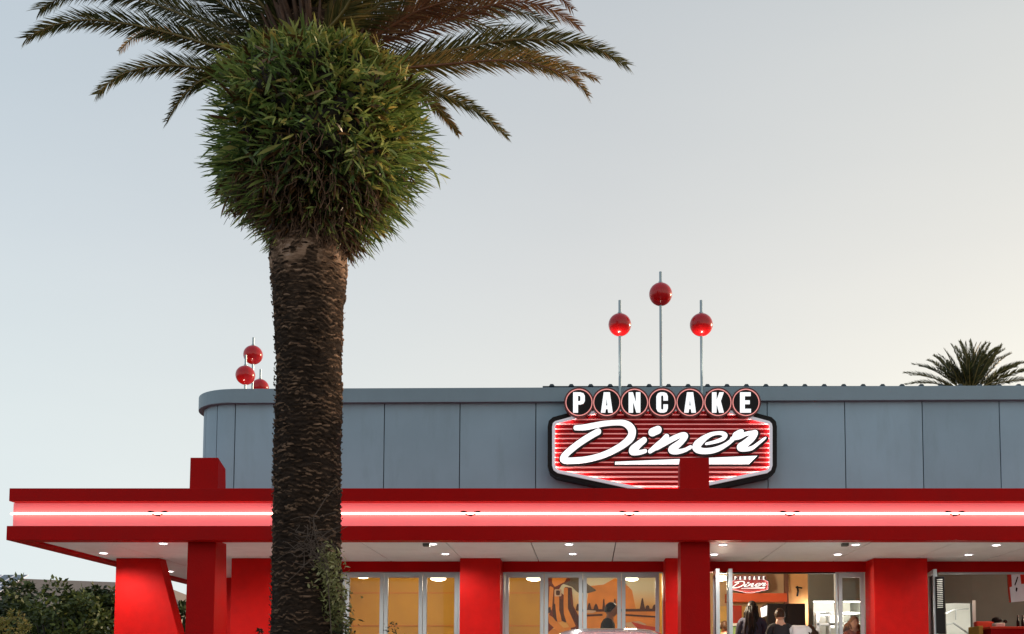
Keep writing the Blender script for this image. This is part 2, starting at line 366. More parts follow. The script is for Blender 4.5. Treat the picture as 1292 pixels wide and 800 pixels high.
# front posts through the canopy
def post(pxa, pxb, lean):
    Yt, Yb = 14.80, 14.80-lean
    xa, xb = P(pxa, 640, 14.8).x, P(pxb, 640, 14.8).x
    zt = P(742, 577, 14.8).z; zk = z0-.02
    mb = MB()
    pf = [(14.78, .28), (15.44, .28), (15.24, zk), (15.13, zt-.10), (14.815, zt), (14.80, zk)]; n = 6
    mb.add([(xa, y_, z_) for y_, z_ in pf]+[(xb, y_, z_) for y_, z_ in pf], [(0, 1, 2, 5), (5, 2, 3, 4), (11, 8, 7, 6), (10, 9, 8, 11)]+[(i, (i+1) % n, n+(i+1) % n, n+i)[::-1] for i in range(n)])
    return mb.build('post', 'red', D, bevel=.006)
post(238, 273.4, .2); post(858.3, 895.3, .2)
# slanted wing pier at far left
mb = MB(); z_t = ZS-.004
xa = P(145, 750, YP).x; xb_t = P(200.5, 704, YP).x; xb_b = P(225, 800, YP).x; zb = P(225, 800, YP).z
sl = (xb_b-xb_t)/(zb-z_t); xg = xb_t+sl*(.28-z_t)
mb.hexa([(xa, YP, .28), (xg, YP, .28), (xg+.02, YP+.24, .28), (xa, YP+.24, .28), (xa, YP, z_t), (xb_t, YP, z_t), (xb_t+.02, YP+.24, z_t), (xa, YP+.24, z_t)])
mb.build('wing_pier', 'red_render', D, bevel=.008)
# piers
def pier(pxa, pxb, name='pier', y=None, depth=None, m='red_render'):
    y = y or YP; xa, xb = P(pxa, 750, y).x, P(pxb, 750, y).x
    MB().box(xa, xb, y, (depth or YW+.05), .28, ZS-.003).build(name, m, D, bevel=.008)
pier(291, 384); pier(580, 631); pier(839.5, 892); pier(1103, 1171); pier(1330, 1400)
pier(272, 318, 'pier', 20.1, 20.4)
# header over the windows
zh = P(742, 721.5, YW).z
xA = P(380, 750, YP).x
MB().box(xA, XR, YW-.02, YW+.2, zh, z3-.06).build('header_beam', 'red', D)
MB().box(P(291, 750, YP).x+.01, P(291, 750, YP).x+.2, YW+.06, 22.9, .28, ZS-.004).build('side_wall', 'red_render', D)
MB().box(P(291, 750, YP).x+.21, 9.5, 24.6, 24.8, .28, ZC+.1).build('rear_wall', 'greywall', D)
# floor and ceiling inside
MB().box(-5.2, 9.5, YW-.02, 24.5, FL-.012, FL).build('floor_slab', 'greytile', D)
MB().box(-5.2, 9.5, YW+.21, 24.5, ZC+.001, ZC+.05).build('ceiling', 'ceil', D)
# bifold windows
def leaf_panel(x0, x1, y, name='window', glass='glass', yaw=0, st=.062, cap=.075):
    """one framed glass leaf between x0 and x1, with its pane"""
    w = x1-x0; zt = zh-.012; zb = FL+.012
    mb = MB()
    mb.box(0, st, -.03, .03, zb, zt); mb.box(w-st, w, -.03, .03, zb, zt)
    mb.box(st, w-st, -.03, .03, zt-cap, zt); mb.box(st, w-st, -.03, .03, zb, zb+.11)
    f = mb
    me = f.build(name, 'alu', D, bevel=.004, origin=(0, 0, 0))
    me.location = Vector((x0, y, 0))-worg(D); me.rotation_euler.z = yaw
    g = MB().box(st-.001, w-st+.001, -.004, .004, zb+.1, zt-cap+.002)
    gm = g.build('pane', glass, None); gm.parent = me
    return me
def xs_at(px, y=None): return P(px, 760, y or YW+.1).x
YG = YW+.09
def bifold(edges, pxl, pxr):
    # outer frame
    a, b = xs_at(pxl, YG), xs_at(pxr, YG)
    mb = MB(); mb.box(a, a+.03, YG-.06, YG+.06, FL+.001, zh-.002); mb.box(b-.03, b, YG-.06, YG+.06, FL+.001, zh-.002); mb.box(a+.03, b-.03, YG-.06, YG+.06, zh-.012, zh-.001)
    mb.build('window_frame', 'alu', D)
    for i in range(len(edges)-1):
        leaf_panel(xs_at(edges[i], YG)+.004, xs_at(edges[i+1], YG)-.004, YG)
bifold([388, 436, 484.5, 533.5, 578.5], 384, 581)
bifold([637, 686.5, 735.3, 784, 832], 634.5, 838)
bifold([1057.5, 1090.5], 1053.5, 1094)
# folded leaves standing out at the sides of the open bays
for pxa, pxb in ((900, 902.5), (916, 919)):
    x = P(pxa, 760, YG-.1).x
    leaf_panel(x, x+.62, YG-.72 if pxa < 910 else YG-.69, yaw=R(88 if pxa < 910 else 86), st=.05)
x = P(1180, 760, YG-.6).x
leaf_panel(x, x+.60, YG-.62, yaw=R(80), st=.045)
MB().box(xs_at(1186, YG), xs_at(1330, YG), YG-.05, YG+.05, zh-.03, zh-.002).build('track', 'alu', D)
MB().box(xs_at(902, YG), xs_at(1054, YG), YG-.05, YG+.05, zh-.02, zh-.002).build('track', 'black', D)
# ---- upper blue wall
def wallY(px): return 17.12-(px-290)/1002*.20
pa = P(296, 560, wallY(296)); pb = P(1292, 560, wallY(1292)); slp = (pb.y-pa.y)/(pb.x-pa.x)
def yx(x): return pa.y+slp*(x-pa.x)
def hit(px, py=560):
    d = ray(px, py); t = (pa.y-slp*pa.x)/(d.y-slp*d.x); return d.x*t
zc0 = P(296, 508.3, wallY(296)-.08).z; zc1 = P(296, 490.7, wallY(296)-.08).z
RC = .72; cxc, cyc = pa.x, pa.y+RC
def arc(r, a0, a1, n=8): return [(cxc+r*math.cos(a0+(a1-a0)*i/n), cyc+r*math.sin(a0+(a1-a0)*i/n)) for i in range(n+1)]
ZBOT = z3-.05
edges = [hit(p) for p in (293.6, 389.5, 484.5, 580, 676, 772.5, 870, 968.5, 1066.5, 1164.5, 1262, 1360, 1458)]
edges[0] = pa.x
for i in range(len(edges)-1):
    a, b = edges[i]+.007, edges[i+1]-.007
    MB().hexa([(a, yx(a), ZBOT), (b, yx(b), ZBOT), (b, yx(b)+.03, ZBOT), (a, yx(a)+.03, ZBOT), (a, yx(a), zc0+.05), (b, yx(b), zc0+.05), (b, yx(b)+.03, zc0+.05), (a, yx(a)+.03, zc0+.05)]).build('wall_panel', 'blue', D, bevel=.003)
angs = [-90, -63, -38, -12, 0]
for i in range(4):
    a0, a1 = R(180-(-angs[i]) if 0 else 270+ -1*(angs[i]+90)), 0
def cang(d): return R(270-d)      # d=0 faces front, 90 faces left
cuts = [0, 26, 52, 78, 90]
for i in range(4):
    a, b = cang(cuts[i]+.6), cang(cuts[i+1]-.6)
    poly = arc(RC, a, b)+arc(RC-.03, b, a)
    MB().prismXY(poly, ZBOT, zc0+.05).build('wall_panel', 'blue', D, fixn=True)
ys = cyc
while ys < 25:
    MB().box(cxc-RC, cxc-RC+.03, ys+.007, ys+1.2, ZBOT, zc0+.05).build('wall_panel', 'blue', D, bevel=.003); ys += 1.21
core = [(XR+1, yx(XR+1)+.031)]+[(pa.x, pa.y+.031)]+arc(RC-.031, cang(0), cang(90))+[(cxc-RC+.031, 25.2), (XR+1, 25.2)]
MB().prismXY(core, ZBOT, zc0+.04).build('wall_core', 'dark', D, fixn=True)
RO = RC+.085
capo = [(XR+1.2, yx(XR+1.2)-.085), (pa.x, pa.y-.085)]+arc(RO, cang(0), cang(90), 14)+[(cxc-RO, 25.4), (XR+1.2, 25.4)]
MB().prismXY(capo, zc0, zc1).build('coping', 'cap', D, fixn=True, bevel=.008)
# sheet metal roof edge above the coping, right of the palm
xra = hit(684, 487)
MB().box(xra, XR+1, 17.25, 24, zc1, P(900, 487.0, 17.25).z).build('roof_sheet', 'sheet', D)
mb = MB(); zz = P(900, 487.2, 17.25).z; k = 0
xx = xra+.15
while xx < XR+1:
    mb.hexa([(xx-.045, 17.2, zz-.01), (xx+.045, 17.2, zz-.01), (xx+.045, 24, zz-.01), (xx-.045, 24, zz-.01), (xx-.022, 17.2, zz+.022), (xx+.022, 17.2, zz+.022), (xx+.022, 24, zz+.022), (xx-.022, 24, zz+.022)]); xx += .315
mb.build('roof_rib', 'sheet', D, kind='stuff')
# ------------------------------------------------------------------ lettering tools
def sdf_loops(strokes, grow=0., step=.4, polys=()):
    pts = [p for s in strokes for p in s]
    allx = [p[0] for p in pts]+[p[0] for q in polys for p in q]; ally = [p[1] for p in pts]+[p[1] for q in polys for p in q]
    mr = max([p[2] for p in pts] or [1])+grow+2
    gx = np.arange(min(allx)-mr, max(allx)+mr, step); gy = np.arange(min(ally)-mr, max(ally)+mr, step)
    X, Yg = np.meshgrid(gx, gy, indexing='ij'); Dm = np.full(X.shape, 1e3)
    for s in strokes:
        for (ax, ay, ar), (bx, by, br) in zip(s[:-1], s[1:]):
            dx, dy = bx-ax, by-ay; L = dx*dx+dy*dy+1e-9
            t = np.clip(((X-ax)*dx+(Yg-ay)*dy)/L, 0, 1)
            Dm = np.minimum(Dm, np.hypot(X-ax-t*dx, Yg-ay-t*dy)-(ar+(br-ar)*t))
    for q in polys:
        ins = np.zeros(X.shape, bool); dd = np.full(X.shape, 1e3); n = len(q)
        for i in range(n):
            ax, ay = q[i]; bx, by = q[(i+1) % n]; dx, dy = bx-ax, by-ay; L = dx*dx+dy*dy+1e-9
            t = np.clip(((X-ax)*dx+(Yg-ay)*dy)/L, 0, 1); dd = np.minimum(dd, np.hypot(X-ax-t*dx, Yg-ay-t*dy))
            c = ((ay > Yg) != (by > Yg)); xi = dx*(Yg-ay)/(dy if abs(dy) > 1e-9 else 1e-9)+ax; ins ^= c & (X < xi)
        Dm = np.minimum(Dm, np.where(ins, -dd, dd))
    Dm = Dm-grow
    segs = {}; S = Dm < 0; nx, ny = X.shape
    amb = np.argwhere((S[:-1, :-1].astype(int)+S[1:, :-1]+S[1:, 1:]+S[:-1, 1:]) % 4 != 0)
    def pt(e):
        (i, j, k) = e
        a = Dm[i, j]; b = Dm[i+1, j] if k == 0 else Dm[i, j+1]; t = a/(a-b)
        return (gx[i]+(step*t if k == 0 else 0), gy[j]+(step*t if k == 1 else 0))
    for i, j in amb:
        c = [S[i, j], S[i+1, j], S[i+1, j+1], S[i, j+1]]
        E = [(i, j, 0), (i+1, j, 1), (i, j+1, 0), (i, j, 1)]
        cr = [k for k in range(4) if c[k] != c[(k+1) % 4]]
        pr = [(cr[0], cr[1])] if len(cr) == 2 else [(cr[0], cr[1]), (cr[2], cr[3])]
        for p, q in pr:
            segs.setdefault(E[p], []).append(E[q]); segs.setdefault(E[q], []).append(E[p])
    seen = set(); loops = []
    for st in segs:
        if st in seen: continue
        lp = [st]; seen.add(st); cur = st
        while True:
            nx_ = [e for e in segs[cur] if e not in seen]
            if not nx_: break
            cur = nx_[0]; seen.add(cur); lp.append(cur)
        if len(lp) > 6: loops.append([pt(e) for e in lp])
    out = []
    for lp in loops:       # thin out
        n = len(lp); sm = [((lp[i-1][0]+2*lp[i][0]+lp[(i+1) % n][0])/4, (lp[i-1][1]+2*lp[i][1]+lp[(i+1) % n][1])/4) for i in range(n)]
        out.append(sm[::3])
    return out
def flat_mesh(loops, th, bev=0.):
    """filled outline (holes kept) in local x,z metres, th thick towards +y"""
    cu = bpy.data.curves.new('outline', 'CURVE'); cu.dimensions = '2D'; cu.fill_mode = 'BOTH'; cu.extrude = th/2; cu.bevel_depth = bev
    for lp in loops:
        s = cu.splines.new('POLY'); s.points.add(len(lp)-1); s.use_cyclic_u = True
        for p, q in zip(s.points, lp): p.co = (q[0], q[1], 0, 1)
    o = bpy.data.objects.new('outline', cu); COL.objects.link(o)
    dg = bpy.context.evaluated_depsgraph_get(); me = bpy.data.meshes.new_from_object(o.evaluated_get(dg))
    bpy.data.objects.remove(o); me.transform(Matrix.Rotation(math.pi/2, 4, 'X')); me.transform(Matrix.Translation((0, th/2, 0)))
    return me
def pxloops(loops, Y, cpx, cpy):
    """photo outline -> metres round the point seen at (cpx, cpy)"""
    c = P(cpx, cpy, Y); o = []
    for lp in loops: o.append([((lambda p: (p.x-c.x, p.z-c.z))(P(x, y, Y))) for x, y in lp])
    return o, c
def flat_obj(name, loops, Y, th, m, parent, label=None, cat=None, group=None):
    xs_ = [p[0] for l in loops for p in l]; ys_ = [p[1] for l in loops for p in l]
    lo, c = pxloops(loops, Y, (min(xs_)+max(xs_))/2, (min(ys_)+max(ys_))/2)
    me = flat_mesh(lo, th); me.name = name; me.materials.clear(); me.materials.append(M[m])
    o = bpy.data.objects.new(name, me); o.location = c-(worg(parent) if parent else Vector((0, 0, 0)))
    return link(o, parent, label, cat, group)
def inset(poly, d):
    n = len(poly); out = []
    A = sum(poly[i][0]*poly[(i+1) % n][1]-poly[(i+1) % n][0]*poly[i][1] for i in range(n)); sg = 1 if A > 0 else -1
    for i in range(n):
        p0, p1, p2 = Vector(poly[i-1]), Vector(poly[i]), Vector(poly[(i+1) % n])
        a = (p1-p0).normalized(); b = (p2-p1).normalized(); na = Vector((-a.y, a.x))*sg; nb = Vector((-b.y, b.x))*sg
        m = (na+nb).normalized(); out.append(tuple(p1+m*(d/max(.4, m.dot(na)))))
    return out
# ------------------------------------------------------------------ the sign
SY = 16.72
base = P(836, 570, SY+.2)
sign = thing('diner_sign', base, 'large lit PANCAKE Diner sign on the blue wall above the canopy', 'sign')
outer = [(691, 538), (692.3, 531), (697.5, 526.3), (720, 520.2), (762, 509), (912, 509), (951, 520.2), (973.5, 526.3), (979, 531.5), (980.3, 538), (980.3, 588), (978, 596), (971, 601.5), (856, 626), (815, 626), (701, 601.5), (693.5, 596), (691, 588)]
flat_obj('sign_case', [outer], SY, .28, 'black', sign)
in1 = inset(outer, 5.6); in2 = inset(outer, 9.4)
flat_obj('border', [in1, in2], SY-.075, .02, 'border', sign)
flat_obj('border_return', [in1, inset(outer, 6.3)], SY-.054, .054, 'border', sign)
flat_obj('face', [inset(outer, 6.5)], SY-.012, .012, 'face', sign)
# glowing tube hidden just inside the border
lp = [P(x, y, SY-.042) for x, y in inset(outer, 8.2)]; lp.append(lp[0])
MB().tube(lp, .010, 6, cap=False).build('edge_light', 'edge_glow', sign)
# horizontal ridges, clipped to the face
def span(poly, y):
    xs_ = []
    for i in range(len(poly)):
        (ax, ay), (bx, by) = poly[i], poly[(i+1) % len(poly)]
        if (ay > y) != (by > y): xs_.append(ax+(bx-ax)*(y-ay)/(by-ay))
    return (min(xs_), max(xs_)) if len(xs_) > 1 else None
face_in = inset(outer, 8.6)
yy = 528.6-6.0*2
while yy < 616:
    s = span(face_in, yy+.4)
    if s:
        w = 1.2 if yy < 588 else 1.9
        a, b = P(s[0], yy, SY-.03), P(s[1], yy, SY-.03); c = P(s[0], yy+w, SY-.03)
        MB().prismXZ([(a.x, a.z), (b.x, a.z), (b.x, c.z), (a.x, c.z)], SY-.034, SY-.0125).build('ridge', 'stripe', sign, fixn=True)
    yy += 6.0
# dark backing patch behind the script
def z1p(x, y, r): return (690+x/8.42, 520+y/8.42, r/8.42)
def z2p(x, y, r): return (830+x/8.335, 520+y/8.335, r/8.335)
def smooth_stroke(st):
    v = catmull([Vector(p) for p in st], len(st)*6); return [tuple(q) for q in v]
scr = {
 'D': [[z1p(*q) for q in ((305,163,27),(400,158,33),(500,139,32),(600,120,31),(720,109,30),(815,112,34),(880,150,42),(907,205,44),(885,275,44),(800,350,39),(680,418,36),(560,466,35),(430,498,35),(310,511,36),(215,513,36),(172,500,36),(185,462,36),(255,395,36),(350,322,36),(450,257,36),(546,203,35))]],
 'i': [[z1p(*q) for q in ((1033,294,34),(970,345,40),(915,400,46),(925,422,36),(985,425,28),(1045,410,24))]],
 'dot': [[z1p(*q) for q in ((1122,210,46),(1180,185,44))]],
 'n': [[z1p(1098,412,26), z1p(1180,350,36), z2p(40,310,32), z2p(92,254,31)], [z2p(-10,365,34), z2p(80,320,30), z2p(170,270,30), z2p(255,235,27), z2p(290,250,33), z2p(245,310,34), z2p(165,375,42), z2p(155,395,44), z2p(205,412,30), z2p(280,398,24), z2p(345,365,22)]],
 'e': [[z2p(*q) for q in ((510,330,15),(600,309,20),(680,280,24),(712,246,26),(685,221,23),(630,217,20),(560,232,25),(490,272,34),(420,335,46),(410,378,42),(465,405,34),(560,402,33),(645,378,31),(725,335,26),(790,285,24))]],
 'r': [[z2p(*q) for q in ((820,240,36),(865,212,34),(885,200,24))], [z2p(*q) for q in ((780,275,22),(860,255,28),(930,225,24),(1000,212,24),(1025,218,33),(985,275,40),(905,340,42),(875,365,44),(920,385,28),(990,375,24),(1060,325,20),(1110,285,18),(1135,268,13))]],
}
dark_st = []
for key, sts in scr.items():
    sts = [smooth_stroke(s) for s in sts]; dark_st += sts
    nm = 'script_letter' if key != 'dot' else 'letter_dot'
    flat_obj(nm, sdf_loops(sts, grow=-.55), SY-.13, .05, 'white_lit2', sign)
shadow = [[(x+.7, y+1.2, r) for x, y, r in s] for s in dark_st]
flat_obj('script_backing', sdf_loops(shadow, grow=1.5), SY-.082, .045, 'black', sign)
ul = [(776, 582.6), (955.6, 575.0), (945.3, 585.2), (776, 585.6)]
flat_obj('underline', [ul], SY-.12, .04, 'white_lit2', sign)
flat_obj('underline_backing', [[(774.6, 582.2), (776, 581.4), (957.8, 573.6), (957.8, 576.4), (946.5, 588), (774.6, 587.4)]], SY-.082, .036, 'black', sign)
# seven round letter discs
def letter_poly(ch):       # unit box 0..1 x 0..1, y down
    w = .34
    if ch == 'P': return [[(0,0),(.62,0),(.88,.05),(1,.18),(1,.42),(.88,.55),(.62,.60),(.42,.60),(.42,1),(0,1)], [(.42,.16),(.56,.16),(.62,.2),(.62,.40),(.56,.44),(.42,.44)]]
    if ch == 'A': return [[(.24,0),(.76,0),(1,1),(.62,1),(.58,.82),(.42,.82),(.38,1),(0,1)], [(.50,.28),(.56,.66),(.44,.66)]]
    if ch == 'N': return [[(0,0),(.36,0),(.62,.5),(.62,0),(1,0),(1,1),(.66,1),(.38,.46),(.38,1),(0,1)]]
    if ch == 'C': return [[(.98,.40),(.98,.2),(.88,.06),(.66,0),(.34,0),(.12,.06),(0,.2),(0,.8),(.12,.94),(.34,1),(.66,1),(.88,.94),(.98,.8),(.98,.60),(.60,.60),(.60,.8),(.55,.86),(.45,.86),(.40,.8),(.40,.2),(.45,.14),(.55,.14),(.60,.2),(.60,.40)]]
    if ch == 'K': return [[(0,0),(.38,0),(.38,.40),(.62,0),(1,0),(.74,.44),(1,1),(.60,1),(.42,.60),(.38,.66),(.38,1),(0,1)]]
    if ch == 'E': return [[(0,0),(.9,0),(.9,.18),(.40,.18),(.40,.40),(.82,.40),(.82,.58),(.40,.58),(.40,.82),(.92,.82),(.92,1),(0,1)]]
def circ(cx, cy, r, n=48): return [(cx+r*math.cos(2*math.pi*i/n), cy+r*math.sin(2*math.pi*i/n)) for i in range(n)]
for i, (ch, cx) in enumerate(zip('PANCAKE', (730.5, 765.6, 800.6, 835.6, 870.7, 905.9, 941.3))):
    cy = 507.6
    dsc = flat_obj('letter_disc', [circ(cx, cy, 18.9)], SY-.15, .16, 'maroon', sign)
    flat_obj('disc_face', [circ(cx, cy, 15.6)], SY-.158, .008, 'black', dsc)
    flat_obj('ring', [circ(cx, cy, 17.0), circ(cx, cy, 16.0)], SY-.165, .014, 'pinkring', dsc)
    lw_, lh = 14.8, 25.4
    lo = [[(cx-lw_/2+x*lw_, cy-lh/2+y*lh) for x, y in l] for l in letter_poly(ch)]
    flat_obj('letter', lo, SY-.185, .026, 'white_lit', dsc)
# ------------------------------------------------------------------ ball ornaments on the roof
def finial(px, top, cy, r, base_py, Y, label, lamp=6., ux=0):
    b = P(px, base_py, Y); b.z = min(b.z, zc1-.02) if base_py > 485 else b.z
    b.z = zc1-.3
    g = thing('ball_finial', b, label, 'roof ornament', 'red ball ornaments standing on the roof')
    c = P(px, cy, Y); t = P(px, top, Y); rr = r/F*Y
    x = c.x
    MB().tube([(x, Y, b.z), (x, Y, t.z)], .022, 10).build('pole', 'steel', g, smooth=False)
    mb = MB().ball((x, Y, c.z), rr, 40, 24); mb.build('ball', 'ball', g, smooth=True)
    MB().tube([(x, Y, c.z+rr-.006), (x, Y, c.z+rr+.02)], .034, 12).build('collar', 'steel', g)
    if lamp:
        l = bpy.data.lights.new('uplight', 'SPOT'); l.energy = lamp; l.spot_size = R(30); l.spot_blend = .8; l.shadow_soft_size = .04; l.color = (1, .86, .7)
        lo = bpy.data.objects.new('uplight', l); COL.objects.link(lo); lo.parent = g
        p = Vector((x+ux, Y-.10, P(px, 496, Y).z)) if ux else Vector((x-.1, Y-.45, zc1+.02)); lo.location = p-worg(g); d = Vector((x, Y, c.z-.2))-p
        lo.rotation_euler = (-d).to_track_quat('Z', 'Y').to_euler()
        mb = MB(); mb.tube([(p.x, p.y, p.z-.10), (p.x, p.y, p.z-.012)], [.045, .06], 12); mb.build('uplight_can', 'black', g)
finial(782, 379, 409.8, 14.7, 486, 16.9, 'red ball on thin pole, leftmost of the three rising over the sign', 110, -.11)
finial(833.5, 343, 371.3, 14.9, 486, 16.95, 'tallest roof ornament, a red ball in the middle above the sign', 10, .03)
finial(884.8, 379, 409.8, 14.8, 486, 16.9, 'red ball on thin pole, rightmost of the three over the sign', 110, .11)
finial(319.3, 426, 447.8, 12.2, 488, 21.2, 'highest red ball on the roof just left of the palm trunk', 30)
finial(309.6, 448, 473.5, 12.3, 488, 20.6, 'lower red ball on the roof farthest left of the palm trunk', 40)
finial(328.2, 466, 489.0, 11.0, 488, 22.6, 'red ball half sunk behind the roof edge next to the palm trunk', 20)
# ------------------------------------------------------------------ palm
PY = 11.0
tab = [(50, 400, 52), (200, 393, 50), (300, 391.5, 46), (318, 391, 48.5), (330, 390, 48), (390, 389.7, 43.8), (445, 390, 41), (500, 389.6, 41), (600, 388, 42), (700, 387.2, 42.6), (800, 387.5, 45.5), (950, 388, 52)]
zs = []; 
for py, cx, hw in tab:
    c = P(cx, py, PY); e = P(cx+hw, py, PY); zs.append((c.z, c.x, e.x-c.x))
zs.sort(); Zt = np.array([q[0] for q in zs]); Xt = np.array([q[1] for q in zs]); Rt = np.array([q[2] for q in zs])
palm = thing('palm_tree', (float(np.interp(.0, Zt, Xt)), PY, 0), 'tall thick palm with arching fronds in front of the red canopy', 'palm')
nth, nzv = 200, 760; ztop = P(400, 40, PY).z
zv = np.linspace(-.05, ztop, nzv); thv = np.linspace(0, 2*np.pi, nth, endpoint=False)
ZZ, TT = np.meshgrid(zv, thv, indexing='ij')
rb = np.interp(ZZ, Zt, Rt)*.955; xc = np.interp(ZZ, Zt, Xt)
rb = rb+.10*np.exp(-np.clip(ZZ, 0, 9)/.25)
def snoise(a, b, seed, f=1.):
    rs = np.random.RandomState(seed); o = 0
    for k in range(7):
        n = rs.randint(1, 7); g = rs.uniform(.5, 4)*f; o = o+np.sin(n*a+rs.uniform(0, 6.28)+1.3*np.sin(2*a+k))*np.sin(g*b+rs.uniform(0, 6.28))
    return o/2.6
pit = .052; topz = P(390, 333, PY).z
u = ZZ/pit + .55*snoise(TT, ZZ, 3, 2)+ .30*snoise(TT*3, ZZ, 9, 9)+.18*snoise(TT*6, ZZ, 19, 14) + TT/(2*np.pi)*2
row = np.floor(u).astype(int); fr = u-row
ncol = 13; cc = TT/(2*np.pi)*ncol + (row % 2)*.5 + .35*np.sin(row*12.9898); colI = np.floor(cc).astype(int) % ncol; fc = cc-np.floor(cc)
h = RS.rand(4096)[(row*31+colI*17) % 4096]; h2 = RS.rand(4096)[(row*57+colI*91+13) % 4096]
lens = np.clip(1-(2*fc-1)**2, 0, 1)**.5
saw = np.where(fr < .78, (fr/.78)**1.3, (1-fr)/.22)
disp = (.024-.014*np.exp(-((ZZ-topz)/.12)**2))*saw*(.35+.65*lens)*(.45+h*.8)
rr = rb + disp + .010*snoise(TT, ZZ, 21, 3)
smooth_top = np.exp(-((ZZ-topz)/.12)**2)*np.clip(.6+.6*snoise(TT, ZZ, 61, 3), 0, 1)
rr = rr + .015*smooth_top
tintv = np.clip(.06+.55*(saw > .62)*lens*(h2 > .55)*h2 + .20*saw*h + 1.1*smooth_top*(snoise(TT*2, ZZ, 44, 5) > -.25) + .22*np.clip((ZZ-P(390, 470, PY).z)/1.2, 0, 1), 0, 1)
V = np.stack([xc+rr*np.cos(TT)-palm.location.x, PY+rr*np.sin(TT)-palm.location.y, ZZ-palm.location.z], -1).reshape(-1, 3)
ii, jj = np.meshgrid(np.arange(nzv-1), np.arange(nth), indexing='ij')
Fq = np.stack([ii*nth+jj, ii*nth+(jj+1) % nth, (ii+1)*nth+(jj+1) % nth, (ii+1)*nth+jj], -1).reshape(-1, 4)
me = bpy.data.meshes.new('trunk'); me.vertices.add(len(V)); me.vertices.foreach_set('co', V.ravel().astype('f'))
me.loops.add(Fq.size); me.loops.foreach_set('vertex_index', Fq.ravel().astype('i')); me.polygons.add(len(Fq))
me.polygons.foreach_set('loop_start', np.arange(0, Fq.size, 4)); me.update(calc_edges=True)
at = me.attributes.new('tint', 'FLOAT', 'POINT'); at.data.foreach_set('value', tintv.ravel().astype('f'))
me.materials.append(M['palmbark']); trunk = link(bpy.data.objects.new('trunk', me), palm)
# loose bark flakes standing proud of the trunk
mb = MB()
for k in range(1500):
    z = random.uniform(.3, P(390, 310, PY).z); a = random.uniform(math.pi, 2*math.pi) if random.random() < .85 else random.uniform(0, math.pi)
    r = float(np.interp(z, Zt, Rt))*.955+.018; x = float(np.interp(z, Zt, Xt)); w = random.uniform(.015, .05); hh = random.uniform(.0025, .007); tl = random.uniform(-.008, .008)
    pr = random.uniform(.010, .020); vs = []
    for s_, zz, q in ((-w, -hh+tl*-1, 0), (0, -hh*1.6, .4*pr), (w, -hh+tl, 0), (w*.7, hh+tl, pr*.8), (0, hh*1.3, pr), (-w*.7, hh-tl, pr*.7)):
        aa = a+s_/r; vs.append((x+(r+q)*math.cos(aa), PY+(r+q)*math.sin(aa), z+zz))
    mb.add(vs, [(0, 1, 4, 5), (1, 2, 3, 4)], random.choice((.1, .2, .3, .45, .6, .8)))
mb.build('bark_flakes', 'palmbark', palm, kind='stuff', tint=True)
def frond(pts, parent, lmax=.38, n=180, roll=45, rr=.020, m='frond', mr='rachis', tb=.45, droop=.06, name='frond', seed=0, wide=.0098, up_bias=.0, start=.06):
    rnd = random.Random(seed); c = catmull(pts, 26); L = [0]
    for i in range(1, len(c)): L.append(L[-1]+(c[i]-c[i-1]).length)
    rad = [rr*(1-.82*(l/L[-1])) for l in L]
    mbr = MB().tube(c, rad, 6, tint=.8); fo = mbr.build(name, mr, parent, smooth=True)
    mb = MB(); T = L[-1]
    for k in range(n):
        for sg in (-1, 1):
            f = start+(1-start)*((k+rnd.uniform(-.3, .3))/n); f = min(max(f, 0), .995); l = f*T; i = 0
            while i < len(L)-2 and L[i+1] < l: i += 1
            q = (l-L[i])/max(1e-6, L[i+1]-L[i]); p = c[i].lerp(c[i+1], q); t = (c[i+1]-c[i]).normalized()
            upv = Vector((0, 0, 1)); upv = (upv-t*upv.dot(t)); upv = upv.normalized() if upv.length > .05 else Vector((0, -1, 0))
            sd = t.cross(upv); ro = R(roll)
            s1 = sd*math.cos(ro)+upv*math.sin(ro); nn = upv*math.cos(ro)-sd*math.sin(ro)
            ang = R(rnd.uniform(28, 46))*(1-.3*f)
            env = min(1, .42+f*3.2)*(1-max(0, f-.6)/.4*.62)
            ln = lmax*env*rnd.uniform(.78, 1.1)
            d = (t*math.cos(ang)+(s1*sg+nn*(.38+rnd.uniform(-.25, .25)))*math.sin(ang)).normalized()
            g = Vector((0, 0, -droop*ln*rnd.uniform(.3, 1.8)))
            wv = d.cross(nn+sd*rnd.uniform(-.9, .9)).normalized()*wide*rnd.uniform(.7, 1.1)*(.6+.4*env)
            mid = p+d*ln*.5+g*.25; tip = p+d*ln+g*1.4
            tt = min(1, max(0, rnd.gauss(tb+.18*f, .14)))
            mb.add([p-wv*.5, p+wv*.5, mid+wv*.62, mid-wv*.62, tip], [(0, 1, 2, 3), (3, 2, 4)], tt)
    mb.build('leaflets', m, fo, kind='stuff', tint=True)
    return fo
def fp(lst, d0, d1):
    out = []; n = len(lst)
    for i, (x, y) in enumerate(lst): out.append(P(x, y, PY+d0+(d1-d0)*i/(n-1)))
    return out
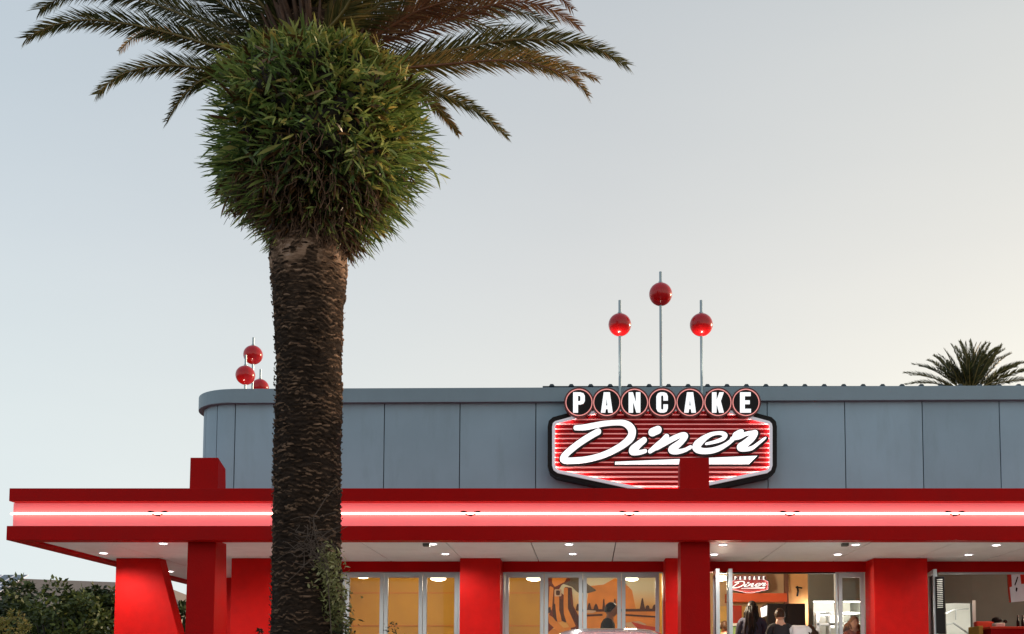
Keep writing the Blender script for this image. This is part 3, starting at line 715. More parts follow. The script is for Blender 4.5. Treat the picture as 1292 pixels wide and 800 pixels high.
FR = [
 ([(385, 75), (325, 68), (270, 58), (215, 42), (160, 30), (107, 25), (65, 33), (33, 48)], -.1, -.3, dict(lmax=.33, roll=38, tb=.42, n=290)),
 ([(388, 60), (325, 52), (253, 27), (195, 5), (140, -8), (90, -8), (50, 12)], 0, .5, dict(lmax=.42, roll=30, tb=.35, n=290)),
 ([(380, 70), (300, 62), (240, 45), (190, 41), (168, 48), (150, 65)], .3, 1.6, dict(lmax=.22, roll=50, tb=.8)),
 ([(370, 105), (295, 93), (247, 85), (211, 82), (175, 87), (146, 98), (122, 119)], -.2, -.2, dict(lmax=.27, roll=42, tb=.45)),
 ([(360, 100), (293, 94), (262, 98), (234, 117), (211, 153)], -.3, -.9, dict(lmax=.27, roll=40, tb=.5)),
 ([(392, 55), (335, 38), (285, 8), (235, -30), (180, -70)], 0, -.4, dict(lmax=.45, roll=35, tb=.3)),
 ([(395, 50), (350, 25), (318, -10), (280, -70)], -.2, -.6, dict(lmax=.42, roll=35, tb=.4)),
 ([(385, 60), (300, 40), (220, 8), (150, -20), (80, -28)], .4, 1.0, dict(lmax=.4, roll=20, tb=.3)),
 ([(410, 85), (520, 72), (575, 62), (627, 52), (672, 49), (721, 54), (757, 63), (791, 82)], 0, -.3, dict(lmax=.32, roll=40, tb=.42, n=290)),
 ([(415, 95), (520, 85), (575, 80), (627, 76), (666, 79), (699, 88), (725, 101), (742, 121)], -.1, -.6, dict(lmax=.28, roll=42, tb=.7, n=260, mr='rachis_red')),
 ([(415, 90), (540, 75), (600, 69), (650, 67), (700, 78), (754, 100)], .3, .9, dict(lmax=.25, roll=45, tb=.75, mr='rachis_red')),
 ([(430, 120), (507, 112), (543, 114), (575, 126), (607, 144), (640, 172)], -.2, -.7, dict(lmax=.24, roll=40, tb=.5)),
 ([(440, 115), (515, 114), (535, 122), (555, 139), (578, 168)], .3, .8, dict(lmax=.20, roll=48, tb=.7)),
 ([(405, 75), (465, 50), (520, 17), (570, 0), (640, -20)], -.1, -.3, dict(lmax=.34, roll=42, tb=.5, m='frond_dry', mr='rachis_red')),
 ([(410, 80), (490, 50), (562, 26), (608, 10), (650, 2), (690, 10), (731, 33)], 0, -.2, dict(lmax=.30, roll=45, tb=.5, m='frond_dry', mr='rachis_red')),
 ([(408, 60), (500, 20), (580, -16), (650, -22), (700, -8), (722, 12)], .2, .4, dict(lmax=.26, roll=42, tb=.4, m='frond_dry', mr='rachis_red')),
 ([(405, 50), (470, 12), (520, -40), (560, -90)], -.2, -.7, dict(lmax=.42, roll=35, tb=.55)),
 ([(402, 50), (435, 12), (455, -30), (480, -90)], -.4, -1.0, dict(lmax=.4, roll=35, tb=.6)),
 ([(410, 60), (480, 35), (560, 12), (640, 12), (700, 30)], .4, 1.4, dict(lmax=.34, roll=28, tb=.35)),
]
for i, (l, a, b, kw) in enumerate(FR):
    if l[-1][0] < 395: kw['roll'] = -kw['roll']
    frond(fp(l, a, b), palm, seed=i+1, **kw)
crown = P(400, 45, PY)
for k in range(30):          # the rest of the crown: upright, away from and over the viewer
    az = 2*math.pi*k/30*2.618+.3; el = R(28+((k*37) % 50)); Lf = random.uniform(2.0, 2.7)
    d = Vector((math.cos(az), math.sin(az), 0)); pts = []
    if d.y > -.2 or el > R(50):
        for s in range(6):
            u_ = s/5; pts.append(crown+d*(Lf*u_*math.cos(el)*(1+.1*u_)+.05)+Vector((0, 0, Lf*(u_*math.sin(el)-.45*u_*u_*u_))))
        frond(pts, palm, lmax=.42, n=60, roll=random.uniform(-10, 30), tb=.38, seed=100+k)
for k, (xx, up) in enumerate(((330, 30), (352, -10), (372, -40), (388, -50), (404, -30), (422, -50), (440, -30), (458, 0), (480, 20), (365, 15), (395, 10), (430, 12), (450, 30), (345, 25))):
    b = crown+Vector((random.uniform(-.2, .2), -.25, random.uniform(-.15, .1))); t = P(400+(xx-400)*2.2, up-90, PY-random.uniform(.5, 1.1)); m1 = b.lerp(t, .45)+Vector((0, -.12, .1))
    frond([b, m1, t, t+(t-m1)*.8+Vector((0, -.2, -.15))], palm, lmax=.36, n=70, roll=random.uniform(10, 40), tb=.5, seed=200+k)
# leaf bases at the crown (old boots)
mb = MB()
for k in range(170):
    a = random.uniform(0, 6.283); z = random.uniform(P(400, 110, PY).z, P(400, 20, PY).z); d = Vector((math.cos(a), math.sin(a), 0)); p = Vector((crown.x, PY, z))+d*.32
    mb.tube([p, p+d*.12+Vector((0, 0, .16)), p+d*.28+Vector((0, 0, .42))], [.035, .028, .010], 6, tint=random.uniform(.3, .9))
M['boot'] = mat('old_leaf_base', (.085, .042, .024), .8, vary=.5, scale=9)
mb.build('leaf_bases', 'boot', palm, kind='stuff', smooth=True)
# ------------------------------------------------------------------ fern ball on the palm
fb = P(403, 190, PY)
fern = thing('fern_clump', P(395, 305, PY), 'shaggy ball of strap leaved ferns wrapped round the top of the palm trunk', 'fern')
prof = [(84, 74), (92, 98), (108, 120), (140, 132), (185, 135), (212, 129), (236, 117), (258, 97), (276, 74), (292, 54), (306, 45)]
PZv = np.array([P(403, p, PY).z for p, _ in prof][::-1]); PRv = np.array([r/F*PY*1.04 for _, r in prof][::-1])
def frad(z, a=0.):
    return float(np.interp(z, PZv, PRv))*(1+.06*math.sin(3*a+z*4)+.05*math.sin(5*a-z*7+1))
nb = MB(); nu, nv = 72, 40; vs = []
for i in range(nv+1):
    z = PZv[0]+(PZv[-1]-PZv[0])*i/nv
    for j in range(nu):
        a = 2*math.pi*j/nu; r = frad(z, a)*(.70+.05*math.sin(a*7+z*9)+.04*math.sin(a*13-z*17)); vs.append((fb.x+r*math.cos(a), PY+r*math.sin(a), z))
nb.add(vs, [(i*nu+j, i*nu+(j+1) % nu, (i+1)*nu+(j+1) % nu, (i+1)*nu+j) for i in range(nv) for j in range(nu)]+[tuple(range(nu))[::-1], tuple(nv*nu+j for j in range(nu))])
nb.build('root_ball', 'root', fern, smooth=True)
mb = MB()
def strap(mb, p, d, ln, w, tint, curl, segs=4, side=None):
    d = d.normalized(); q = p.copy(); vs = []; s = d.cross(Vector((random.uniform(-1, 1), random.uniform(-1, 1), random.uniform(.1, 1)))).normalized()
    tw = Vector((random.gauss(0, 1), random.gauss(0, 1), random.gauss(0, .6)))*curl*.7
    for i in range(segs+1):
        f = i/segs; ww = w*(.45+1.2*f*(1-f)*2.0) if f < 1 else w*.08
        vs += [q-s*ww, q+s*ww]
        d = (d+(Vector((0, 0, -curl))+tw)*.5/segs*2).normalized(); q = q+d*ln/segs
    mb.add(vs, [(2*i, 2*i+1, 2*i+3, 2*i+2) for i in range(segs)], tint)
lobes = [(random.uniform(0, 6.283), random.uniform(PZv[2], PZv[-1]), random.random()) for _ in range(150)]
for k in range(15500):
    a0, zc_, hc = random.choice(lobes)
    if random.random() < .5:
        a = a0+random.gauss(0, .13); z = zc_+random.gauss(0, .09)
    else: a = random.uniform(0, 6.283); z = random.uniform(PZv[0], PZv[-1]); hc = random.random()
    z = min(max(z, PZv[0]+.04), PZv[-1]+.05)
    if math.sin(a) > .45: continue
    d = Vector((math.cos(a), math.sin(a), 0)); r = frad(z, a)
    hgt = (z-PZv[0])/(PZv[-1]-PZv[0]); dep = random.uniform(.56, 1.0); p = Vector((fb.x, PY, z))+d*(r*dep*(.80+.24*hc)-.09)
    lift = -.95+1.7*hgt+random.gauss(0, .38)
    dd = d*.75+Vector((random.gauss(0, .62), random.gauss(0, .62), lift*.9))
    ln = random.uniform(.11, .28)*(1.1 if hgt < .4 else 1); w = random.uniform(.008, .0175)
    yel = .42*max(0, hgt-.62)+.26*max(0, d.x)*(random.random() < .6)+.10*hgt  # low sun's golden glow tinted into right-facing leaves; upper leaves yellower too
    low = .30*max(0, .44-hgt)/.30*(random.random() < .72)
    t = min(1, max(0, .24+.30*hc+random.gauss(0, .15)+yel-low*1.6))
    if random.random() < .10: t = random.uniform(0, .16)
    if random.random() < .05: t = random.uniform(.8, .95); w *= 1.2; ln *= 1.15
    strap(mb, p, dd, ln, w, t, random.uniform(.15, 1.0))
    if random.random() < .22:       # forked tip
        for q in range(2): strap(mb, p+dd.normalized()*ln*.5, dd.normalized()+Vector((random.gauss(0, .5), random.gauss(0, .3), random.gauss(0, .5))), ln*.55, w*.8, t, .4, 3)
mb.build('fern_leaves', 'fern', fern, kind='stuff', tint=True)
mb = MB()          # thin upright straps under the crown
for k in range(1000):
    a = random.uniform(math.pi*.9, 2.1*math.pi); d = Vector((math.cos(a), math.sin(a), 0)); r = random.uniform(.35, .62); z = P(403, random.uniform(104, 150), PY).z
    strap(mb, Vector((fb.x, PY, z))+d*r*1.0, d*.35+Vector((random.gauss(0, .2), random.gauss(0, .2), 1.1)), random.uniform(.16, .34), random.uniform(.005, .010), min(1, max(0, random.gauss(.5, .22))), random.uniform(-.1, .4), 4)
mb.build('upright_leaves', 'fern', fern, kind='stuff', tint=True)
mb = MB()          # long loose straps fringing the outline
for k in range(1500):
    a = random.uniform(0, 6.283) if random.random() < .3 else random.choice((0, math.pi))+random.gauss(0, .5); z = PZv[0]+(PZv[-1]-PZv[0])*random.betavariate(1.4, 1.9)
    d = Vector((math.cos(a), math.sin(a), 0)); r = frad(z, a); hgt = (z-PZv[0])/(PZv[-1]-PZv[0])
    p = Vector((fb.x, PY, z))+d*(r*.86)
    strap(mb, p, d+Vector((random.gauss(0, .15), random.gauss(0, .2), -.65+1.3*hgt+random.gauss(0, .2))), random.uniform(.15, .34), random.uniform(.005, .010), random.uniform(.3, .75), random.uniform(.05, .4), 5)
mb.build('fringe_leaves', 'fern', fern, kind='stuff', tint=True)
mb = MB()
for k in range(700):
    a = random.uniform(math.pi*.95, 2.05*math.pi); z = PZv[0]+random.uniform(0, .85)*random.random()**.5; r = frad(z, a)*random.uniform(.72, .92)
    p = Vector((fb.x+r*math.cos(a), PY+r*math.sin(a), z)); d = Vector((math.cos(a)*.2, math.sin(a)*.2, -1)); pts = [p]
    for s in range(4): pts.append(pts[-1]+(d+Vector((random.gauss(0, .45), random.gauss(0, .3), random.gauss(0, .2))))*random.uniform(.03, .09))
    mb.tube(pts, [.006, .005, .004, .003, .002], 4)
M['dryroot'] = mat('dry_hanging_root', (.17, .095, .055), .8, vary=.4, scale=20)
mb.build('hanging_roots', 'dryroot', fern, kind='stuff')
# ------------------------------------------------------------------ climber on the trunk
vine = thing('climbing_plant', P(415, 790, PY-.42), 'small climber with grey twigs and pale leaves on the lower palm trunk', 'climber')
mb = MB()
def tw(l, y=PY-.42, r=.006, r2=.003):
    mb.tube(catmull([P(x, yy_, y) for x, yy_ in l], len(l)*4), [r+(r2-r)*i/(len(l)*4-1) for i in range(len(l)*4)], 6)
tw([(418, 800), (414, 740), (408, 705), (400, 684), (396, 660), (396, 650)], r=.0045, r2=.004)
tw([(396, 652), (404, 640), (410, 630), (418, 620), (427, 611)], r=.006, r2=.003)
tw([(400, 684), (410, 674), (420, 668), (428, 665)], r=.006)
tw([(396, 660), (394, 675), (391, 684), (384, 688)], r=.005); tw([(388, 662), (388, 675), (382, 686), (372, 692)], r=.004)
tw([(396, 655), (410, 650), (424, 646)], r=.004); tw([(394, 654), (380, 652), (366, 656)], r=.004); tw([(405, 702), (390, 708), (376, 722), (362, 734)], r=.005)
for k in range(60):
    x, y = random.gauss(392, 11), random.gauss(690, 11)
    tw([(x, y), (x+random.gauss(0, 7), y+random.gauss(0, 5)), (x+random.gauss(0, 14), y+random.gauss(0, 9))], PY-.43-random.random()*.06, .0035, .002)
mb.build('twigs', 'twig', vine, kind='stuff')
mb = MB()
for k in range(1100):
    f = random.random(); 
    px = 412+f*20+random.gauss(0, 7+3*math.sin(f*3)); py = 694+f*105+random.gauss(0, 6)
    if px < 405 and py > 745: continue
    p = P(px, py, PY-.40+f*.15+random.uniform(-.08, .10)); d = Vector((random.gauss(0, 1), random.gauss(-.3, .7), random.gauss(-.1, .8)))
    strap(mb, p, d, random.uniform(.03, .07), random.uniform(.007, .013), min(1, max(0, random.gauss(.72-.55*f*f, .2))), .4, 2)
mb.build('leaves', 'vine', vine, kind='stuff', tint=True)
# ------------------------------------------------------------------ distant palm
dp = P(1224, 487, 36)
far = thing('palm_tree', (dp.x, 36, 0), 'distant small palm top poking above the roof at the far right', 'palm')
MB().tube([(dp.x, 36, 0), (dp.x+.1, 36, 5), (dp.x, 36, dp.z-.6)], [.35, .3, .3], 14).build('trunk', 'bark', far, smooth=True)
c0 = P(1224, 492, 36)
spots = [(1147, 473), (1150, 459), (1139, 470.5), (1170, 454), (1184, 447), (1191, 440), (1200, 434), (1211, 430), (1224, 429), (1238, 432), (1249, 433), (1259, 438), (1268, 440), (1276, 445), (1288, 457), (1297, 456), (1306, 466), (1178, 448), (1160, 462), (1218, 431), (1232, 433), (1244, 432), (1205, 437), (1255, 441), (1283, 462), (1195, 446), (1265, 450), (1312, 480), (1142, 485)]
for i, (x, y) in enumerate(spots):
    t = P(x, y, 36+random.uniform(-.9, .9)); b = c0+Vector((random.uniform(-.3, .3), 0, -.1)); m1 = b.lerp(t, .4)+Vector((0, 0, .16)); m2 = b.lerp(t, .75)+Vector((0, 0, .14))
    frond([b, m1, m2, t], far, lmax=.26, n=60, roll=55, rr=.028, tb=.20, seed=300+i, wide=.022, droop=.0, start=.2)
for k in range(22):
    a = random.uniform(0, 6.28); d = Vector((math.cos(a), math.sin(a), 0)); b = c0+Vector((0, 0, -.1)); L_ = random.uniform(1.0, 1.7)
    frond([b, b+d*.3*L_+Vector((0, 0, .45*L_)), b+d*.5*L_+Vector((0, 0, .75*L_)), b+d*.62*L_+Vector((0, 0, .9*L_))], far, lmax=.26, n=50, roll=50, rr=.03, tb=.25, seed=400+k, wide=.022, start=.2)
# ------------------------------------------------------------------ shrubs and small trees
def leafy(mb, c, rad, n, size, tb=.5, nclump=26, shell=.35):
    cl = []
    for k in range(nclump):
        a, b = random.uniform(0, 6.283), math.acos(random.uniform(-.6, 1)); r = random.uniform(.55, 1)
        cl.append((Vector((math.sin(b)*math.cos(a)*rad[0]*r, math.sin(b)*math.sin(a)*rad[1]*r, math.cos(b)*rad[2]*r)), random.uniform(-.22, .22), random.uniform(.6, 1.3)))
    for k in range(n):
        q, dt, s = random.choice(cl); v = Vector((random.gauss(0, 1), random.gauss(0, 1), random.gauss(0, .8))).normalized()*random.uniform(.5, 1)*shell*s*min(rad)
        p = Vector(c)+q+v; d = v.normalized()+Vector((random.gauss(0, .6), random.gauss(0, .6), random.gauss(.2, .5)))
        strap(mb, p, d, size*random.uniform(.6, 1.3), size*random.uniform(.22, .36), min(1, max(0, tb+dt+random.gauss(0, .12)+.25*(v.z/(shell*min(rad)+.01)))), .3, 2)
def shrub(px, py, Y, w, h_, n, size, m, label, name='shrub', cat='shrub', tb=.5, trunk=True, group=None, nclump=30):
    c = P(px, py, Y); top = c.z
    g = thing(name, (c.x, Y, 0), label, cat, group)
    zc_ = top-h_/2
    mb = MB()
    for k in range(7):
        a = random.uniform(0, 6.28); mb.tube([(c.x+.05*math.cos(a), Y+.05*math.sin(a), 0), (c.x+.2*w*math.cos(a), Y+.2*w*math.sin(a), zc_*.6), (c.x+.33*w*math.cos(a), Y+.33*w*math.sin(a), zc_+.2*h_)], [.06, .04, .015], 6)
    mb.build('trunk' if name == 'tree' else 'stems', 'bark', g, smooth=True)
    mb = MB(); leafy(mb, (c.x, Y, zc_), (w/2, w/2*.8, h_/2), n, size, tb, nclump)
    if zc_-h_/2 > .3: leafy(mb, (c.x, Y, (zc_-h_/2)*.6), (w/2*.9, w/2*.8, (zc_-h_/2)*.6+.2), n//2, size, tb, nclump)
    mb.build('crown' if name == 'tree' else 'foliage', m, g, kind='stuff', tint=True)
shrub(52, 739, 27, 2.6, 2.2, 5200, .13, 'shrub', 'dark bushy tree left of the others, before the house roof', 'tree', 'tree', .55)
shrub(93, 756, 25, 2.3, 1.9, 4200, .12, 'shrub', 'green bushy tree in the middle of the trees at far left', 'tree', 'tree', .62)
shrub(133, 742, 26, 1.6, 2.2, 4200, .12, 'shrub', 'very dark tree right beside the leaning red wing pier', 'tree', 'tree', .40)
shrub(18, 750, 26, 2.0, 1.8, 3600, .12, 'shrub', 'dark tree at the left photo edge below the solar panels', 'tree', 'tree', .45)
shrub(12, 767, 17.5, .85, 1.6, 3600, .05, 'shrub_olive', 'round olive yellow bush in the bottom left corner', tb=.6, nclump=60)
shrub(222, 748, 28, 1.1, 2.4, 1800, .14, 'shrub', 'thin dark tree glimpsed between the red pier and red post', 'tree', 'tree', .4, nclump=14)
shrub(155, 722, 29, 1.0, 2.6, 900, .14, 'shrub', 'small leafy treetop rising just above the hedge by the wing pier', 'tree', 'tree', .4, nclump=12)
shrub(491, 791, 13.0, .46, .8, 2600, .028, 'shrub', 'small clipped bush under the tan window right of the palm', tb=.6, nclump=50)
shrub(330, 795, 11.3, .16, .7, 500, .03, 'shrub', 'tiny dark bush just left of the palm trunk foot', tb=.3, nclump=12)
# ------------------------------------------------------------------ house far left
hy = 46; rl = P(-60, 727, hy+4); rr_ = P(175, 736.5, hy+4); el = P(-60, 764, hy); er = P(190, 768, hy)
house = thing('house', ((el.x+er.x)/2, hy+3, 0), 'low house with brown roof and solar panels behind the left trees', 'house')
zr0, zr1 = rl.z, rr_.z; ze = el.z; xE = P(232, 760, hy).x
mb = MB().add([(el.x, hy, ze), (xE, hy, ze), (rr_.x+.9, hy+4, zr1), (rl.x, hy+4, zr0), (rl.x, hy+8, ze), (xE, hy+8, ze), (el.x, hy, ze-.15), (xE, hy, ze-.15), (xE, hy+8, ze-.15), (rl.x, hy+8, ze-.15)],
     [(0, 1, 2, 3), (3, 2, 5, 4), (1, 5, 2), (0, 3, 4), (6, 7, 1, 0), (7, 8, 5, 1), (6, 9, 8, 7)])
roof = mb.build('roof', 'rooftile', house)
MB().box(el.x+.3, xE-.4, hy+.4, hy+7.6, 0, ze-.16).build('wall', 'render_cream', house)
nrm = (Vector((0, 4, zr0-ze))).normalized()
for r in range(2):
    for k in range(5):
        a = Vector((P(-76+k*17, 750, hy+2).x, hy+.5+r*1.75, 0)); 
        def rp(x, y, o=.06):
            return Vector((x, y, ze+(zr0-ze)*(y-hy)/4+o))
        w = .52*1.0; x0_, x1_ = a.x, a.x+.53; y0_, y1_ = a.y, a.y+1.65
        sk = .0
        vs = [rp(x0_, y0_), rp(x1_, y0_), rp(x1_, y1_), rp(x0_, y1_)]; top = [v+Vector((0, 0, .04)) for v in vs]
        o = MB().hexa(vs+top).build('solar_panel', 'border', house)
        vs2 = [rp(x0_+.03, y0_+.05, .102), rp(x1_-.03, y0_+.05, .102), rp(x1_-.03, y1_-.05, .102), rp(x0_+.03, y1_-.05, .102)]
        MB().hexa(vs2+[v+Vector((0, 0, .01)) for v in vs2]).build('cell', 'solar', o)
# ------------------------------------------------------------------ inside the diner
def wallbox(name, px0, px1, py0, py1, Y, m, th=.1, zb=None):
    a = P(px0, py0, Y); b = P(px1, py1, Y); c = MB().box(a.x, b.x, Y, Y+th, FL if zb is None else b.z, a.z)
    return c.build(name, m, D)
YI = 20.5
zI = ZC+.0
def iwall(name, pxa, pxb, Y, m, top=None, bot=None, th=.1):
    a, b = P(pxa, 750, Y).x, P(pxb, 750, Y).x
    return MB().box(a, b, Y, Y+th, bot if bot is not None else FL+.002, top or zI).build(name, m, D)
iwall('interior_wall', 355, 690, YI, 'tan')
iwall('interior_wall', 690.3, 838, YI, 'tan2')
MB().box(P(838, 750, 18.7).x, P(838, 750, 18.7).x+.1, YW+.25, YI+.1, FL+.002, zI).build('partition_wall', 'tan', D)
MB().box(-5.0, -4.9, YW+.25, YI, FL+.002, zI).build('partition_wall', 'tan', D)
# mural: layered generic desert picture painted on thin boards
mural = thing('mural', P(760, 760, YI), 'orange desert mural with rocks and pines on the wall behind the window', 'mural')
def gradm(name, c0_, c1_, z0_, z1_, vary=.12):
    m = mat(name, c0_, .7); t = m.node_tree; b = t.nodes['Principled BSDF']
    g = N(t, 'ShaderNodeNewGeometry'); s = N(t, 'ShaderNodeSeparateXYZ'); t.links.new(g.outputs['Position'], s.inputs[0])
    f = mth(t, 'DIVIDE', mth(t, 'SUBTRACT', s.outputs[2], z0_), z1_-z0_, clamp=True)
    nz = N(t, 'ShaderNodeTexNoise', i_Scale=3., i_Detail=4); f2 = mth(t, 'ADD', f, mth(t, 'MULTIPLY_ADD', nz.outputs[0], vary*2, -vary), clamp=True)
    t.links.new(ramp(t, f2, [(0, c0_), (1, c1_)]), b.inputs['Base Color']); return m
M['mural_sky'] = gradm('mural_sky', (.92, .52, .14), (.84, .88, .72), P(0, 768, YI).z, P(0, 744, YI).z)
M['m_or'] = mat('mural_orange', (.86, .33, .06), .7, vary=.14); M['m_or2'] = mat('mural_deep_orange', (.70, .22, .05), .7); M['m_dk'] = mat('mural_dark_brown', (.085, .025, .012), .7)
M['m_rk'] = mat('mural_rock_shade', (.17, .030, .012), .7, vary=.25); M['m_gr'] = mat('mural_grey_cloud', (.14, .12, .09), .7, vary=.3, scale=8); M['m_red'] = mat('mural_red', (.62, .05, .02), .6); M['m_pl'] = mat('mural_pale', (.72, .52, .36), .7)
lay = [0]
def mp(name, polys, m, smoothp=True):
    lay[0] += 1; Y = YI-.006-lay[0]*.004
    for q in polys: flat_obj(name, sdf_loops([], grow=.5, step=.5, polys=[q]) if smoothp else [q], Y, .003, m, mural)
mp('painted_sky', [[(690.5, 722), (834, 722), (834, 812), (690.5, 812)]], 'mural_sky', False)
mp('painted_sun_glow', [[(741, 760), (744, 740), (762, 738), (776, 730), (786, 734), (797, 745), (802, 770), (741, 772)]], 'm_or')
mp('painted_cloud', [[(710, 736), (722, 728), (732, 729), (742, 738), (752, 745), (742, 748), (729, 747), (722, 740)]], 'm_gr')
mp('painted_ground', [[(735, 770), (834, 769), (834, 812), (735, 812)], [(690.5, 795), (735, 790), (735, 812), (690.5, 812)]], 'm_or')
mp('painted_rock', [[(691, 724), (702, 724), (713, 730), (716, 724), (719, 732), (708, 738), (704, 745), (712, 752), (712, 770), (700, 790), (691, 798)],
                    [(713, 741), (721, 742), (723, 765), (730, 778), (732, 796), (722, 797), (716, 780), (711, 760)]], 'm_rk')
mp('painted_rock_light', [[(694, 740), (698, 742), (696, 768), (692, 776)], [(700, 745), (705, 745), (705, 770), (709, 784), (704, 785), (700, 768)], [(712, 742), (716, 742), (716, 768), (726, 790), (719, 792), (711, 775)], [(692, 776), (697, 779), (714, 796), (705, 797), (693, 786)], [(697, 728), (707, 725), (716, 727), (712, 734), (700, 740), (697, 735)]], 'm_or')
mp('painted_crack', [[(707, 757), (710, 756), (711, 775), (714, 785), (709, 783), (707, 770)], [(717, 742), (718.5, 742), (720, 762), (729, 780), (730, 790), (721, 776), (717, 765)], [(698, 762), (700, 762), (702, 784), (698, 778)], [(691, 768), (694, 766), (695, 772), (691, 774)]], 'm_dk')
mp('painted_horizon', [[(735, 769.3), (834, 768.4), (834, 770.8), (735, 771.5)], [(738, 776), (760, 775), (760, 776.5), (738, 777.5)], [(786, 775), (830, 778), (830, 779), (786, 776.3)], [(700, 804), (834, 792), (834, 795), (700, 807)]], 'm_dk')
pines = []
for cx, ty, w in ((743.5, 761, 2.4), (752, 762, 3), (761.8, 756, 1.6), (775.8, 755.5, 2), (777.5, 765, 2.5), (810.5, 755, 3.4), (817, 764, 2.6), (826, 763, 3), (729, 762, 2)):
    pines.append([(cx-w, 770), (cx-w*.6, 765), (cx-.3, ty), (cx+.3, ty), (cx+w*.6, 765), (cx+w, 770)])
mp('painted_pine', pines, 'm_dk')
mp('painted_river', [[(790, 786), (806, 784), (815, 788), (800, 792), (790, 790)], [(738, 769.8), (752, 771), (748, 773), (738, 773)]], 'm_pl')
mp('painted_car', [[(797, 785), (812, 789), (829, 792), (832, 800), (800, 800), (790, 796), (806, 794)]], 'm_red')
mp('painted_plaque', [[(700, 744), (708, 744), (708, 752), (700, 752)]], 'm_pl')
mp('painted_emblem', [[(702, 745.5), (706, 745.5), (706, 750.5), (702, 750.5)]], 'm_dk')
# tan wall frieze lines left window
for py in (748.5, 790): MB().box(-5.0, P(688, 750, YI).x, YI-.02, YI-.001, P(0, py, YI-.02).z, P(0, py-.8, YI-.02).z).build('wall_rail', 'm_or2', D)
def lampdisc(px, py, Y, r, name='pendant_lamp', m='lamp_warm', label='', power=0, wx=1., drop=.02):
    c = P(px, py, Y); g = thing(name, c, label, 'lamp', 'ceiling lamps inside the diner')
    MB().ball(c, r, 20, 10, (wx, 1, .28)).build('shade', m, g, smooth=True)
    MB().tube([(c.x, Y, c.z+.02), (c.x, Y, ZC)], .008, 6).build('cord', 'black', g)
    if power:
        l = bpy.data.lights.new('bulb', 'POINT'); l.energy = power; l.color = (1, .84, .62); l.shadow_soft_size = .12
        lo = bpy.data.objects.new('bulb', l); COL.objects.link(lo); lo.parent = g; lo.location = (0, 0, -.12)
lampdisc(553, 730.3, 18.9, .14, label='glowing round lamp behind the glass door right of the palm', power=22)
lampdisc(674, 730.3, 18.9, .14, label='glowing round lamp behind the pane left of the mural', power=22)
lampdisc(797, 730.6, 18.9, .12, label='glowing lamp behind the rightmost pane over the mural', power=24)
lampdisc(458, 727, 18.9, .14, label='lamp hidden by the window head nearest the palm trunk', power=24)
lampdisc(911, 729.5, 18.6, .15, label='pale glowing lamp beside the open door leaves near the inner sign', power=120)
# --- open bay 3
Y3 = 21.5
iwall('interior_wall', 880, 993, Y3, 'tan2'); iwall('interior_wall', 993.5, 1021, Y3-.3, 'orange')
MB().box(P(990, 750, Y3-.4).x, P(995, 750, Y3-.4).x, Y3-.4, Y3-.3, FL, zI).build('timber_post', 'brown', D)
a, b = P(917, 748.5, Y3-.5), P(993, 759, Y3-.5); MB().box(a.x, b.x, Y3-.5, Y3-.2, b.z, a.z).build('beam', 'orange_beam', D)
a, b = P(905, 765, Y3-.05), P(955, 784, Y3-.05)
MB().box(a.x, b.x, Y3-.05, Y3-.002, b.z, a.z).build('yellow_board', 'yellow', D)
a, b = P(923, 764, Y3-.1), P(936, 786, Y3-.1); MB().box(a.x, b.x, Y3-.1, Y3-.052, b.z, a.z).build('red_board', 'm_red', D)
a, b = P(903, 790, Y3-1.2), P(945, 800, Y3-1.2); MB().box(a.x, b.x, Y3-1.2, Y3-.9, FL, a.z).build('green_counter', 'green', D)
MB().box(a.x-.02, b.x+.02, Y3-1.24, Y3-.86, a.z+.002, a.z+.05).build('counter_top', 'white_k', D)
MB().tube([P(1006, 740, Y3-.35), P(1007, 746, Y3-.4), P(1006, 752, Y3-.35)], .02, 8).build('wall_bracket', 'black', D)
MB().tube([P(1004, 741, Y3-.38), P(1012, 742, Y3-.38)], .015, 8).build('wall_bracket', 'black', D)
# grey kitchen wall with a servery opening
Yk = 20.2; zop = P(0, 758, Yk).z; xk0, xk1 = P(1021, 750, Yk).x, P(1105, 750, Yk).x; xo = P(1026, 750, Yk).x
mb = MB(); mb.box(xk0, xk1, Yk, Yk+.12, zop, zI); mb.build('kitchen_wall', 'greywall', D)
MB().box(xk0, xo, Yk, Yk+.12, FL, zop-.001).build('kitchen_wall', 'greywall', D)
MB().box(xo+.002, xk1, Yk-.02, Yk+.14, P(0, 806, Yk).z, P(0, 803, Yk).z).build('servery_shelf', 'stain', D)
MB().box(xk0, xk1+.8, 22.2, 22.3, FL, zI).build('kitchen_tiles', 'white_k', D)
MB().box(xk1+.002, xk1+.1, YW+.25, 22.2, FL, zI).build('partition_wall', 'greywall', D)
for px0, px1, py0, py1, m in ((1030, 1046, 773, 777, 'white_k'), (1048, 1064, 776, 792, 'white_k'), (1032, 1092, 772.5, 775, 'stain'), (1031, 1060, 786, 789, 'stain'), (1030, 1034, 776, 800, 'stain'), (1046, 1048, 774, 800, 'stain'), (1062, 1092, 785, 788, 'stain')):
    a, b = P(px0, py0, 21.3), P(px1, py1, 21.3); MB().box(a.x, b.x, 21.3, 21.6 if m == 'stain' else 21.5, b.z, a.z).build('kitchen_shelf', m, D)
